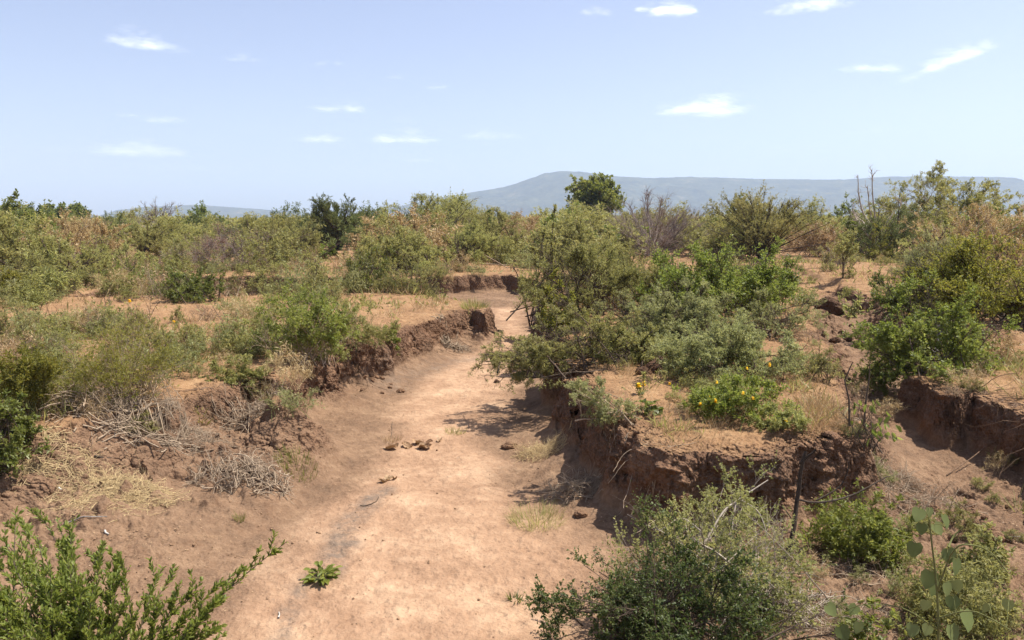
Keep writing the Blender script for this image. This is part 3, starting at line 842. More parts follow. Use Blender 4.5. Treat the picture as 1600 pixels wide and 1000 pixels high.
B('acacia_shrub', 'olive acacia below the small bare tree at left', 'shrub', 225, 130, 338, 65, D=49, **{**AC, **FAR, 'pal': 'olive_leaf', 'NL': 22000, 'leaf': (.09, .028), 'trunk': .2, 'ntrunk': 3})
B('bare_shrub', 'purplish leafless bush with rusty leaves at left', 'shrub', 352, 150, 346, 66, D=38, pal='rust_leaf', NL=3500, leaf=(.07, .025), nS=40, nT=10, nU=6, bark='purple_bark', r0=.016, tw=1.3, up=.4)
B('bare_shrub', 'low grey leafless bush left of the purplish one', 'shrub', 275, 80, 386, 67, D=41, NL=0, nS=30, nT=10, nU=6, bark='purple_bark', r0=.016, tw=1.3, up=.2)
B('acacia_shrub', 'olive bush with a dark shaded foot left of the dark feathery one', 'shrub', 456, 90, 328, 68, D=41, **{**AC, **FAR, 'pal': 'olive_leaf', 'NL': 20000, 'leaf': (.075, .022), 'up': .6})
B('feathery_shrub', 'dark feathery bush with upright plume branches against the sky', 'shrub', 527, 95, 306, 69, D=62, nU=3, sub=True, r0=.045, pal='dull_leaf', bark='dark_bark', NL=26000, leaf=(.16, .030), nS=40, nT=12,
  up=1.2, z0=.05, splay=.06, out=.3, l2=.20, leafside=.5, lump=.5, inner=.8)
B('leafy_shrub', 'small vivid green bush at the foot of the dark feathery one', 'shrub', 506, 40, 374, 70, D=48, pal='bright_leaf', shape='oval', leaf=(.09, .04), nS=18, nT=8, nU=3, NL=3500, z0=0)
B('leafy_shrub', 'green leafy bush beside the narrow bare track at left of centre', 'shrub', 576, 98, 372, 71, D=29, pal='green_leaf', shape='oval', leaf=(.065, .024), nS=30, nT=9, nU=4, NL=11000, z0=0, up=.5)
B('acacia_shrub', 'pale feathery bush behind the leafy one left of centre', 'shrub', 632, 150, 362, 72, D=36, **{**AC, **FAR, 'pal': 'pale_leaf', 'NL': 24000, 'leaf': (.075, .022), 'up': .6})
B('acacia_shrub', 'grey olive thorny bush standing left of the far gully bank', 'shrub', 642, 105, 388, 73, D=26, **{**AC, **FAR, 'pal': 'acacia_leaf', 'NL': 20000, 'leaf': (.055, .016), 'trunk': .15, 'ntrunk': 3, 'sub': True, 'r0': .014})
B('acacia_shrub', 'broad olive acacia under the umbrella shaped tree left of centre', 'shrub', 665, 205, 310, 74, D=50, **{**AC, **FAR, 'pal': 'olive_leaf', 'NL': 50000, 'leaf': (.10, .028), 'nS': 80, 'up': .15, 'lump': .3, 'cep': .45, 'inner': .75, 'l2': .18, 'hk': .95})
B('acacia_shrub', 'round grey bush with a dark foot above the far gully bank', 'shrub', 722, 110, 348, 75, D=38, **{**AC, **FAR, 'pal': 'acacia_leaf', 'NL': 20000, 'leaf': (.08, .022), 'trunk': .15, 'ntrunk': 3})
B('acacia_shrub', 'olive acacia behind the far gully bank, left of the spiky tops', 'shrub', 775, 100, 328, 76, D=46, **{**AC, **FAR, 'pal': 'olive_leaf', 'NL': 20000, 'leaf': (.09, .026), 'up': .5})
B('umbrella_tree', 'flat topped green thorn tree above the broad olive acacia', 'tree', 705, 92, 299, 77, D=74, tree=True, pal='acacia_leaf', leaf=(.15, .05), nS=34, nT=9, nU=3, NL=13000, sub=False, trunk=.55, ntrunk=3, flat=.6, up=.2, r0=.04)
B('leafy_shrub', 'small leafy sprout poking above the scrub against the hill', 'shrub', 768, 20, 318, 78, D=60, pal='dark_leaf', shape='oval', leaf=(.15, .07), nS=8, nT=5, nU=2, NL=380, z0=.5, up=.6)

# ---- trees and bushes on the skyline
B('round_tree', 'dense round crowned green tree standing before the blue hill', 'tree', 928, 84, 266, 80, D=108, tree=True, pal='bright_leaf', shape='oval', leaf=(.30, .18), nS=90, nT=10, nU=4, NL=22000, sub=False,
  trunk=.20, r0=.14, z0=.16, up=.1, lump=.16, lumps=3.5, inner=.55, l2=.20, l3=.12, flat=.92, gap=.75, hk=.93)
B('bare_shrub', 'big leafless purplish bush right of the round crowned tree', 'shrub', 1022, 185, 284, 81, D=52, NL=2500, pal='rust_leaf', leaf=(.06, .02), nS=70, nT=13, nU=6, bark='purple_bark', r0=.032, tw=1.25, up=.5, splay=.08, out=.75, inner=.75, l2=.17, l3=.10, dome=3.5)
B('bare_tree', 'small bare grey tree on the skyline at left', 'tree', 248, 66, 301, 82, D=80, tree=True, NL=0, nS=26, nT=9, nU=5, bark='grey_bark', r0=.045, tw=1.6, trunk=.35, ntrunk=2, up=.3, l2=.2, l3=.1)
B('bare_tree', 'dead grey tree with forked limbs on the skyline at right', 'tree', 1366, 112, 238, 83, D=47, tree=True, NL=0, nS=10, nT=6, nU=4, bark='pale_twig', r0=.060, tw=.9, trunk=.22, ntrunk=1, up=.3, l2=.20, l3=.10, inner=.9, out=.95, wig=.7, dome=1.3, hk=.95, cep=1.2, flat=.9)
B('acacia_shrub', 'wide olive acacia with visible dark trunks right of the purplish bush', 'shrub', 1190, 205, 298, 84, D=46, **{**AC, **FAR, 'pal': 'olive_leaf', 'bark': 'dark_bark', 'NL': 46000, 'leaf': (.09, .026), 'nS': 80, 'trunk': .16, 'ntrunk': 5, 'flat': .9, 'lump': .25, 'up': .1, 'cep': .45, 'inner': .75, 'l2': .18, 'hk': .97})
B('acacia_shrub', 'smaller olive acacia behind the bare orange clearing', 'shrub', 1272, 80, 308, 85, D=60, **{**AC, **FAR, 'pal': 'acacia_leaf', 'NL': 14000, 'leaf': (.11, .032), 'trunk': .15, 'ntrunk': 3})
B('acacia_shrub', 'big airy olive acacia on the right skyline', 'shrub', 1470, 235, 262, 86, D=50, **{**AC, **FAR, 'pal': 'olive_leaf', 'gap': .5, 'dome': 4, 'l2': .13, 'l3': .07, 'smax': .95, 'hk': .97, 'cep': .38, 'inner': .82, 'NL': 80000, 'leaf': (.11, .032), 'nS': 80, 'up': .15, 'lump': .3, 'nU': 4, 'bark': 'tan_twig', 'r0': .028})
B('acacia_shrub', 'dark olive bush in front of the dead grey tree', 'shrub', 1392, 130, 292, 87, D=44, **{**AC, **FAR, 'pal': 'dull_leaf', 'NL': 28000, 'leaf': (.085, .026), 'up': .3})
B('leafy_shrub', 'dark green bush with a rusty climber below the dead grey tree', 'shrub', 1338, 65, 285, 88, D=52, pal='green_leaf', shape='oval', leaf=(.10, .05), nS=26, nT=8, nU=3, NL=6000, z0=0)
B('straw_shrub', 'dry straw coloured bush at the right edge above the dense green one', 'shrub', 1545, 235, 298, 89, D=31, **{**AC, **FAR, 'pal': 'straw', 'bark': 'tan_twig', 'NL': 30000, 'leaf': (.075, .022), 'nS': 50, 'up': .4})
B('acacia_shrub', 'yellowish bush below the straw coloured one at right', 'shrub', 1470, 110, 338, 90, D=28, **{**AC, **FAR, 'pal': 'pale_leaf', 'NL': 15000, 'leaf': (.06, .018)})
B('feathery_shrub', 'grey green feathery bush left of the dense green one', 'shrub', 1462, 105, 352, 91, D=22, **{**AC, 'pal': 'grey_leaf', 'NL': 17000, 'leaf': (.06, .010), 'up': .8})
B('sapling', 'thin stemmed yellow green sapling in the orange clearing', 'sapling', 1323, 52, 350, 92, D=28, pal='pale_leaf', leaf=(.06, .018), nS=16, nT=8, nU=4, NL=3600, trunk=.38, r0=.010, bark='brown_bark')
B('sapling', 'yellow leaved sapling at the back of the orange clearing', 'sapling', 1370, 46, 344, 93, D=42, pal='yellow_leaf', leaf=(.08, .024), nS=16, nT=8, nU=3, NL=3000, up=.7, r0=.014)
B('leafy_shrub', 'grey twiggy bush at the foot of the sapling in the clearing', 'shrub', 1312, 60, 378, 193, D=34, pal='olive_leaf', leaf=(.07, .02), nS=20, nT=8, nU=4, NL=2600, bark='purple_bark')

# ---- right side
B('leafy_shrub', 'dense sunlit yellowish green bush at the right edge', 'shrub', 1560, 300, 366, 100, D=16.5, pal='yellow_leaf', shape='oval', leaf=(.048, .022), nS=56, nT=11, nU=5, NL=42000, up=.5, z0=0, lump=.5, inner=.6)
B('leafy_shrub', 'dense dark glossy green bush over the shaded hollow at right', 'shrub', 1462, 225, 452, 101, D=13.0, pal='bright_leaf', shape='oval', leaf=(.042, .020), nS=50, nT=10, nU=5, NL=30000, up=.25, z0=-.25, lump=.7, inner=.4, bark='brown_bark', r0=.012, droop=.3, splay=.4)
B('leafy_shrub', 'olive green bush joining the dark glossy bush and the sunlit one', 'shrub', 1440, 150, 408, 102, D=17.5, pal='green_leaf', shape='oval', leaf=(.045, .019), nS=34, nT=9, nU=5, NL=17000, up=.4, z0=0)
B('broad_leaf_plant', 'small succulent plant with grey green leaves beside the dark clod of earth', 'plant', 1338, 60, 438, 103, D=20.5, pal='acacia_leaf', shape='oval', leaf=(.13, .05), nS=14, nT=4, nU=0, NL=160, bark='green_stem', up=.6)
B('leafy_herb', 'dry herb at the upper right edge above the root covered cliff', 'herb', 1585, 60, 508, 104, D=13.4, pal='straw', leaf=(.05, .012), nS=24, nT=6, nU=3, NL=1800, bark='straw_stalk', r0=.004)

# ---- right foreground
B('leafy_shrub', 'dark small leaved shrub filling the bottom of the photo right of the path', 'shrub', 1068, 490, 815, 110, D=5.9, pal='blue_leaf', shape='oval', leaf=(.020, .014), nS=70, nT=12, nU=6, NL=52000,
  up=.3, z0=-.05, lump=1.1, lumps=3.2, inner=.4, bark='brown_bark', r0=.010, l2=.26, l3=.11, droop=.25, tw=.7, dens=1.35, gap=.12)
B('twiggy_shrub', 'sparse twiggy shrub with tiny leaves and pale bare branches behind the dark small leaved one', 'shrub', 1135, 350, 712, 111, D=6.6, pal='acacia_leaf', shape='oval', leaf=(.019, .012), nS=54, nT=9, nU=5, NL=27000,
  up=.4, z0=.05, lump=.6, inner=.5, bark='pale_twig', r0=.009, l2=.24, l3=.10, tw=.6)
B('leafy_herb', 'yellowish green leafy herb on the gully floor right of the dead branch', 'herb', 1340, 190, 770, 112, py=868, pal='bright_leaf', shape='oval', leaf=(.040, .015), nS=60, nT=7, nU=3, NL=6500, bark='green_stem', r0=.004, up=.5, lump=.4)
B('leafy_herb', 'fine leaved herb at the bottom right corner behind the heart leaved vine', 'herb', 1545, 200, 868, 113, D=6.1, pal='acacia_leaf', shape='oval', leaf=(.028, .010), nS=70, nT=7, nU=4, NL=9500, bark='green_stem', r0=.003, up=.5)
B('leafy_herb', 'green herb at the bottom edge left of the heart leaved vine', 'herb', 1400, 110, 925, 114, D=5.4, pal='bright_leaf', shape='oval', leaf=(.045, .020), nS=30, nT=6, nU=2, NL=1100, bark='green_stem', r0=.004, up=.6, flowers=1, fsize=.02)
B('leafy_herb', 'creeping herb near the right edge below the earth holes', 'herb', 1575, 90, 815, 115, D=7.0, pal='acacia_leaf', shape='oval', leaf=(.035, .018), nS=34, nT=6, nU=3, NL=2200, bark='green_stem', r0=.004, up=.3)

# ================================================================== scrub that fills the plain
def copy_tree(src, loc, rotz, sc):
    r = src.copy(); COL.objects.link(r)
    r.location = loc; r.rotation_euler = (0, 0, rotz); r.scale = sc
    for ch in src.children:
        c = ch.copy(); COL.objects.link(c); c.parent = r
    return r

def plain_scrub():
    rng = np.random.default_rng(404)
    KIND = [('acacia_shrub', 'olive acacia bush among the scrub of the plain', 'olive_leaf', dict(up=.5)),
            ('acacia_shrub', 'grey green acacia bush among the scrub of the plain', 'acacia_leaf', dict(up=.2, droop=.2)),
            ('acacia_shrub', 'pale yellowish acacia bush among the scrub of the plain', 'pale_leaf', dict(up=.6)),
            ('leafy_shrub', 'leafy green bush among the scrub of the plain', 'green_leaf', dict(shape='oval', up=.4)),
            ('acacia_shrub', 'dull dark green bush among the scrub of the plain', 'dull_leaf', dict(up=.4)),
            ('bare_shrub', 'leafless purplish brown bush among the scrub of the plain', 'rust_leaf', dict(bark='purple_bark', sub=True, NL=1200, tw=1.4)),
            ('straw_shrub', 'dry straw coloured bush among the scrub of the plain', 'straw', dict(bark='tan_twig'))]
    protos = []
    for k, (nm, lab, pal, kw) in enumerate(KIND):
        for v in range(2):
            p = dict(nS=44, nT=9, nU=3, NL=12000, leaf=(.13, .04), pal=pal, sub=False, r0=.02, lump=.45, z0=0, splay=.6, l2=.24, hk=1.0)
            p.update(kw)
            if p.get('shape') == 'oval': p['leaf'] = (.16, .08)
            protos.append((nm, lab, p, 700 + k * 10 + v))
    wts = np.array([.26, .2, .17, .10, .12, .06, .09]).repeat(2) / 2
    first = [None] * len(protos)
    placed = []
    tries = 0
    while len(placed) < 240 and tries < 9000:
        tries += 1
        px = rng.uniform(-60, 1660); D = 34 + 100 * rng.uniform(0, 1) ** .95
        if 1225 < px < 1440 and D < 50: continue
        if 500 < px < 560 and D < 48: continue
        if 640 < px < 850 and D < 42: continue
        if 945 < px < 1095 and D < 58: continue
        if 470 < px < 580 and D < 66: continue
        if 280 < px < 425 and D < 40: continue
        if 210 < px < 285 and D < 48: continue
        if 50 < px < 185 and D < 47: continue
        if 1440 < px and D < 33: continue
        if 1130 < px < 1250 and D < 48: continue
        if 1290 < px < 1400 and D < 60: continue
        p = by_px(px, D)
        W = rng.uniform(2.4, 6.0)
        if any((p[0] - q[0]) ** 2 + (p[1] - q[1]) ** 2 < (.36 * (W + q[2])) ** 2 for q in placed): continue
        placed.append((p[0], p[1], W))
        yt = np.interp(px, [-60, 150, 420, 560, 600, 760, 800, 880, 1000, 1090, 1300, 1380, 1660], [326, 332, 334, 334, 320, 318, 322, 330, 328, 318, 318, 300, 295]) + rng.uniform(-10, 10)
        lim = CAM_Z + D * (HORIZ - yt) / FPX - p[2]
        H = float(np.clip(W * rng.uniform(.48, .72), 1.3, max(1.5, lim)))
        k = rng.choice(len(protos), p=wts)
        nm, lab, kw, sd = protos[k]
        grp = 'scrub bushes of the plain'
        if first[k] is None:
            first[k] = bush(nm, lab, 'shrub', p, 4.2, 2.5, sd, group=grp, **kw)
            o = first[k]
            o.scale = (W / 4.2, W / 4.2, H / 2.5)
        else:
            copy_tree(first[k], p, rng.uniform(0, 6.28), (W / 4.2, W / 4.2, H / 2.5))
plain_scrub()

def low_growth():
    rng = np.random.default_rng(405)
    KIND = [('leafy_herb', 'low greyish green herb among the undergrowth of the flat ground', dict(pal='grey_leaf', NL=1100, leaf=(.05, .014), bark='green_stem', r0=.004, up=.6, nS=20, nT=6, nU=3)),
            ('leafy_herb', 'low leafy green herb among the undergrowth of the flat ground', dict(pal='acacia_leaf', shape='oval', NL=900, leaf=(.055, .02), bark='green_stem', r0=.004, up=.6, nS=20, nT=6, nU=3)),
            ('dry_herb', 'dry brown stalky herb among the undergrowth of the flat ground', dict(pal='dry_leaf', NL=420, leaf=(.045, .012), bark='tan_twig', r0=.006, up=.7, nS=22, nT=6, nU=3)),
            ('airy_shrub', 'see-through small olive shrub among the undergrowth of the flat ground', dict(pal='olive_leaf', NL=1500, leaf=(.05, .013), bark='brown_bark', r0=.007, up=.6, nS=20, nT=7, nU=4)),
            ('dry_herb', 'straw coloured dry herb among the undergrowth of the flat ground', dict(pal='straw', NL=700, leaf=(.07, .008), bark='straw_stalk', r0=.004, up=.8, nS=24, nT=6, nU=3))]
    prot = [None] * 10
    zones = [((1275, 1640), (5.6, 10.2), 46), ((-60, 560), (9.6, 24), 120), ((-60, 600), (24, 42), 105), ((1010, 1265), (9.2, 15), 16), ((1240, 1420), (10.5, 26), 16), ((1500, 1680), (10.8, 14), 8), ((1240, 1420), (26, 50), 22), ((640, 860), (33, 46), 16)]
    for (x0, x1), (d0, d1), n in zones:
        done = tries = 0
        while done < n and tries < n * 30:
            tries += 1
            px = rng.uniform(x0, x1); D = d0 * (d1 / d0) ** rng.uniform(0, 1)
            p = by_px(px, D)
            if p[2] < -.75 and x0 < 1000: continue
            if px < 330 and 1400 < 0: continue
            W = rng.uniform(.35, .95) * (1 if D < 20 else 1.6); H = W * rng.uniform(.5, .95)
            if x0 > 1000: W *= .7; H *= .6
            if d0 == 5.6: W = rng.uniform(.14, .36); H = W * rng.uniform(.5, .9)
            if d0 != 5.6 and fbm(p[0] * .35, p[1] * .35, 140, 2) < -.22: continue
            k = int(rng.choice(10, p=np.array([.25, .2, .15, .25, .15]).repeat(2) / 2))
            nm, lab, kw = KIND[k // 2]
            if prot[k] is None:
                prot[k] = bush(nm, lab.replace('undergrowth of the flat ground', 'low growth around the gully'), 'herb' if 'herb' in nm else 'shrub', p, .8, .6, 740 + k, group='low growth around the gully', **kw)
                prot[k].scale = (W / .8, W / .8, H / .6)
            else:
                copy_tree(prot[k], p, rng.uniform(0, 6.28), (W / .8, W / .8, H / .6))
            done += 1
low_growth()

def far_scrub():
    """the scrub beyond, out to the foot of the hills: one uncountable mass of leaf clumps"""
    rng = np.random.default_rng(77)
    n = 5200
    D = 120 * (900 / 120) ** (rng.uniform(0, 1, n) ** 1.25)
    a = rng.uniform(-.72, .72, n)
    cx = D * np.sin(a); cy = D * np.cos(a)
    cz = height(cx, cy, False)[0]
    W = rng.uniform(2.5, 6, n) * (1 + D / 900); H = rng.uniform(1.4, 2.9, n)
    m = 46
    th = rng.uniform(0, 6.28, (n, m)); ce = rng.uniform(0, 1, (n, m)) ** .8; ra = np.sqrt(1 - ce ** 2) * rng.uniform(.55, 1, (n, m))
    P = np.stack([cx[:, None] + np.cos(th) * ra * W[:, None] / 2, cy[:, None] + np.sin(th) * ra * W[:, None] / 2, cz[:, None] + ce * H[:, None] * rng.uniform(.8, 1.05, (n, m))], -1).reshape(-1, 3)
    N_ = len(P)
    D_ = rng.normal(0, 1, (N_, 3)); Nn = rng.normal(0, .6, (N_, 3)) + np.array([0, 0, .8])
    L = np.repeat(.45 + D * .0016, m) * rng.uniform(.5, 1.2, N_)
    s = Soup(); V, F = leaves(P, D_, Nn, L, L * .55, 'diamond')
    s.add(V, F, np.clip(np.repeat(rng.normal(.5, .22, n), m) + rng.normal(0, .12, N_), 0, 1))
    tag(link('distant_scrub', s.mesh('distant_scrub', LEAF['olive_leaf'])), 'olive green scrub covering the plain far off below the hills', 'scrub', kind='stuff')
far_scrub()

# a few dark green treetops at the far left
for k, (px, wp, top, D, lab) in enumerate([(108, 62, 317, 128, 'dark green treetop at far left, tallest of the row'),
                                           (62, 56, 322, 135, 'dark green treetop at far left, in the middle of the row'),
                                           (14, 60, 324, 130, 'dark green treetop at far left, cut by the photo edge')]):
    B('broad_tree', lab, 'tree', px, wp, top, 900 + k, D=D, tree=True, group='dark trees at far left', pal='green_leaf', shape='oval', leaf=(.36, .20), nS=40, nT=8, nU=3, NL=6000, sub=False, trunk=.3, r0=.10, flat=.9, gap=.6)

# ================================================================== ground cover
def scatter_pts(rng, n, x0, x1, y0, y1, pw=1.0):
    y = y0 * (y1 / y0) ** (rng.uniform(0, 1, n) ** pw)
    x = rng.uniform(x0, x1, n) * np.maximum(y, 4) / 20
    return x, y

def dry_grass():
    rng = np.random.default_rng(5)
    x, y = scatter_pts(rng, 560000, -17, 17, 5.5, 46)
    h, top, dp = height(x, y, False)
    dens = sstep(-.10, .45, fbm(x * .55, y * .55, 120, 4)) * .9 + .10
    clump = sstep(-.1, .35, fbm(x * 3.2, y * 3.2, 121, 2))
    keep = (top > .955) & (rng.uniform(0, 1, len(x)) < dens * clump * 1.0)
    x, y, h = x[keep], y[keep], h[keep]; n = len(x)
    hh = rng.uniform(.06, .28, n) * (1 + .8 * sstep(.1, .5, fbm(x * .4, y * .4, 122, 2)))
    D = np.stack([rng.normal(0, .55, n), rng.normal(0, .55, n), np.ones(n)], 1)
    Nn = np.stack([rng.normal(0, 1, n), rng.normal(0, 1, n), np.full(n, .35)], 1)
    P = np.stack([x, y, h - .01], 1)
    wd = np.maximum(.004, y * .00055) * rng.uniform(.6, 1.3, n)
    green = (fbm(x * .8, y * .8, 123, 3) + rng.normal(0, .25, n)) > .12
    for nm, msk, mat, lab in (('dry_grass', ~green, 'straw', 'thin dry grass on the flat ground above the gully'),
                              ('ground_herbs', green, 'acacia_leaf', 'low greyish green herbs scattered over the flat ground above the gully')):
        s = Soup(); k = msk
        V, F = leaves(P[k], D[k] * np.array([1.6, 1.6, 1]) if nm == 'ground_herbs' else D[k], Nn[k] + (np.array([0, 0, .8]) if nm == 'ground_herbs' else 0), hh[k], wd[k] * (3 if nm == 'ground_herbs' else 1), 'diamond')
        s.add(V, F, rng.uniform(0, 1, k.sum()))
        tag(link(nm, s.mesh(nm, LEAF[mat])), lab, 'grass' if nm == 'dry_grass' else 'herbs', kind='stuff')
dry_grass()

def litter():
    """fallen leaves and twig ends on the slopes and along the gully floor"""
    rng = np.random.default_rng(6)
    x, y = scatter_pts(rng, 110000, -17, 17, 5.0, 30)
    h, top, dp = height(x, y, False)
    d = sstep(-.1, .5, fbm(x * .9, y * .9, 130, 3)) * sstep(-.3, 1.0, dp) + .015
    keep = rng.uniform(0, 1, len(x)) < d * .55
    x, y, h = x[keep], y[keep], h[keep]; n = len(x)
    P = np.stack([x, y, h + .004], 1)
    D = np.stack([rng.normal(0, 1, n), rng.normal(0, 1, n), rng.normal(0, .12, n)], 1)
    Nn = np.stack([rng.normal(0, .35, n), rng.normal(0, .35, n), np.ones(n)], 1)
    twig = rng.uniform(0, 1, n) < .45
    L = np.where(twig, rng.uniform(.03, .14, n), rng.uniform(.012, .032, n)); Wd = np.where(twig, .004, L * .6)
    s = Soup(); V, F = leaves(P, D, Nn, L, Wd, 'diamond'); s.add(V, F, rng.uniform(0, 1, n))
    tag(link('leaf_litter', s.mesh('leaf_litter', LEAF['dry_leaf'])), 'fallen leaves and twig ends strewn over the gully floor and slopes', 'litter', kind='stuff')
litter()

def earth_mat(key, c0, c1):
    m, N = new_mat(key)
    co = N.n('ShaderNodeTexCoord').outputs['Object']
    n = N.noise(co, 14, 6, .65); n2 = N.noise(co, 60, 4, .6)
    c = N.ramp(n, [(.3, c0), (.7, c1)])
    bump = N.n('ShaderNodeBump', ins={'Height': N.math('ADD', n, N.math('MULTIPLY', n2, .4)), 'Strength': .8, 'Distance': .03})
    b = N.n('ShaderNodeBsdfPrincipled', ins={'Base Color': c, 'Roughness': .95, 'Specular IOR Level': .1, 'Normal': bump.outputs[0]})
    N.t.links.new(b.outputs[0], N.n('ShaderNodeOutputMaterial').inputs[0]); return m
CRUMB = earth_mat('earth_crumb', (.20, .12, .07), (.34, .22, .13))
def pebbles():
    rng = np.random.default_rng(9)
    x, y = scatter_pts(rng, 5200, -13, 13, 5.0, 26)
    h, top, dp = height(x, y, False)
    keep = (top < .8) & (rng.uniform(0, 1, len(x)) < .30 + .6 * sstep(-.2, .6, dp))
    x, y, h = x[keep], y[keep], h[keep]; n = len(x)
    r = .004 + .014 * rng.uniform(0, 1, n) ** 4
    a, b = np.meshgrid(np.arange(6) * math.pi / 3, [.35, -.45])
    un = np.concatenate([[[0, 0, .8]], np.stack([np.cos(a), np.sin(a), b], -1).reshape(-1, 3) * np.array([1, 1, 1]), [[0, 0, -.8]]])
    V = un[None] * r[:, None, None] * rng.uniform(.65, 1.3, (n, len(un), 1)) * rng.uniform(.7, 1.2, (n, 1, 3)) + np.stack([x, y, h + r * .3], 1)[:, None]
    f3 = [(0, 1 + k, 1 + (k + 1) % 6) for k in range(6)] + [(13, 7 + (k + 1) % 6, 7 + k) for k in range(6)]
    f4 = [(1 + k, 7 + k, 7 + (k + 1) % 6, 1 + (k + 1) % 6) for k in range(6)]
    base = (np.arange(n) * 14)[:, None, None]
    me = mesh_np('gravel', V.reshape(-1, 3), [(np.array(f3)[None] + base).reshape(-1, 3), (np.array(f4)[None] + base).reshape(-1, 4)], CRUMB)
    tag(link('gravel', me), 'small earth crumbs and stones lying in the gully', 'gravel', kind='stuff')
pebbles()

# ================================================================== dead wood, roots, brushwood
def brush(label, px, py, W, Dp, H, seed, n, name='brush_pile', cat='brushwood', fit=True, **kw):
    pos = ground_px(px, py)
    me, C2, rng = sticks(seed, W, Dp, H, n, **kw)
    if fit: fit_ground(me, pos)
    return tag(link(name, me, None, pos), label, cat)

brush('heap of dry grey brushwood below the see-through shrub on the left slope', 175, 668, 1.75, .8, .34, 201, 170, bark='tan_twig', r=.007, L=(.3, .9))
brush('tangle of pale dry sticks at the foot of the dark hollow in the left bank', 400, 655, 1.0, .6, .28, 202, 120, bark='tan_twig', r=.005, L=(.3, .7))
brush('low heap of matted dry brush beside the path, left of the bright grass tuft', 375, 748, 1.25, .55, .26, 203, 190, bark='tan_twig', r=.006, L=(.2, .6), curl=.9)
brush('small pile of dry twigs under the corner of the far left bank', 712, 545, .75, .5, .22, 204, 60, bark='tan_twig', r=.007, L=(.3, .7))
brush('dry grassy heap spilling onto the path below the leaning acacia', 845, 712, .75, .55, .22, 205, 230, bark='straw_stalk', r=.0025, L=(.15, .45), curl=.7)
brush('matted dry stalks at the foot of the shaded right bank', 905, 770, .8, .6, .20, 206, 150, bark='tan_twig', r=.004, L=(.2, .6))
brush('pile of dry twigs at the bottom of the photo, below the dead branch', 1215, 950, .8, .6, .2, 207, 120, bark='pale_twig', r=.005, L=(.2, .6))
brush('dead sticks lying under the dark glossy bush', 1470, 560, .9, .6, .15, 208, 40, bark='grey_bark', r=.008, L=(.3, .8))
brush('dry twigs and bark on the slope below the root covered cliff', 1440, 790, .9, .6, .12, 209, 90, bark='tan_twig', r=.004, L=(.2, .6))
brush('dead twigs scattered on the right hand gully floor', 1330, 900, 1.0, .5, .06, 210, 46, bark='tan_twig', r=.004, L=(.2, .6), flat=.1)
brush('yellow straw lying flat on the left slope', 205, 775, 1.15, .55, .10, 211, 420, name='straw_patch', cat='straw', bark='straw_stalk', r=.0022, L=(.15, .5), flat=.15, curl=.5, fork=1)

def roots(label, pts, z, n, L, seed, bark='root', r=.005, sag=.8, name='exposed_roots', outw=.25):
    rng = np.random.default_rng(seed)
    Pz = np.array([at_z(px, py, z) for px, py in pts])
    t = rng.uniform(0, len(pts) - 1.001, n); i = t.astype(int); f = (t - i)[:, None]
    P = Pz[i] * (1 - f) + Pz[i + 1] * f
    P[:, 2] = height(P[:, 0], P[:, 1], False)[0] - rng.uniform(0, .45, n)
    tocam = nrm(np.array([0, 0, 0]) - P) * np.array([1, 1, 0])
    P += tocam * rng.uniform(-.02, .12, n)[:, None]
    D = tocam * outw + np.stack([rng.normal(0, .6, n), rng.normal(0, .25, n), rng.normal(-.5, .5, n)], 1)
    C = grow(rng, P, D, rng.uniform(L[0], L[1], n), 7, .55, (0, 0, -sag))
    C[..., 2] = np.maximum(C[..., 2], height(C[..., 0].ravel(), C[..., 1].ravel(), False)[0].reshape(C.shape[:2]) + .006)
    loc = P.mean(0); loc[2] = hz(loc[0], loc[1])
    s = Soup(); rad = r * rng.uniform(.4, 1.7, n)
    s.add(*tubes(C - loc, rad, rad * .4, 4))
    return tag(link(name, s.mesh(name, BARK[bark]), None, loc), label, 'roots')
brush('dry grass and stalks matted on the near left slope beside the edge shrub', 95, 735, 1.1, .7, .10, 212, 360, name='straw_patch', cat='straw', bark='straw_stalk', r=.0024, L=(.12, .45), flat=.2, curl=.6, fork=1)
brush('brown dry stalks heaped between the two brushwood tangles on the left slope', 300, 690, 1.0, .6, .16, 213, 260, bark='tan_twig', r=.003, L=(.15, .5), curl=.7)
brush('thin straw scattered on the soil above the long grey stick', 150, 790, 1.3, .6, .04, 214, 220, name='straw_patch', cat='straw', bark='straw_stalk', r=.002, L=(.1, .4), flat=.1, curl=.4, fork=1)
brush('dry stalks and bark strewn over the soil left of the heart leaved vine', 1300, 965, 1.1, .6, .06, 215, 150, bark='tan_twig', r=.0035, L=(.15, .5), flat=.15)
brush('twigs and dead stalks caught on the slope under the wilted plant', 1385, 745, .9, .5, .12, 216, 140, bark='tan_twig', r=.004, L=(.2, .6))
roots('curtain of thin brown roots hanging down the shaded cliff at the right edge', [(1470, 614), (1530, 614), (1600, 640), (1680, 690)], -.5, 150, (.3, 1.0), 301)
roots('pale bent roots hanging from the rounded front of the spit', [(960, 650), (1015, 692), (1060, 708), (1120, 712)], -.4, 60, (.3, .9), 302, bark='tan_twig', r=.0045)
roots('dry roots and stalks below the wilted plant at the end of the spit', [(1250, 726), (1280, 735), (1310, 715), (1360, 680)], -.4, 90, (.2, .7), 303, r=.005)
roots('dark roots hanging in the hollow of the left bank', [(320, 605), (400, 585), (430, 600)], -.4, 110, (.2, .6), 304, r=.005)
roots('roots dangling from the crumbling far left bank', [(560, 540), (640, 508), (750, 486)], -.4, 70, (.2, .6), 305, r=.005)

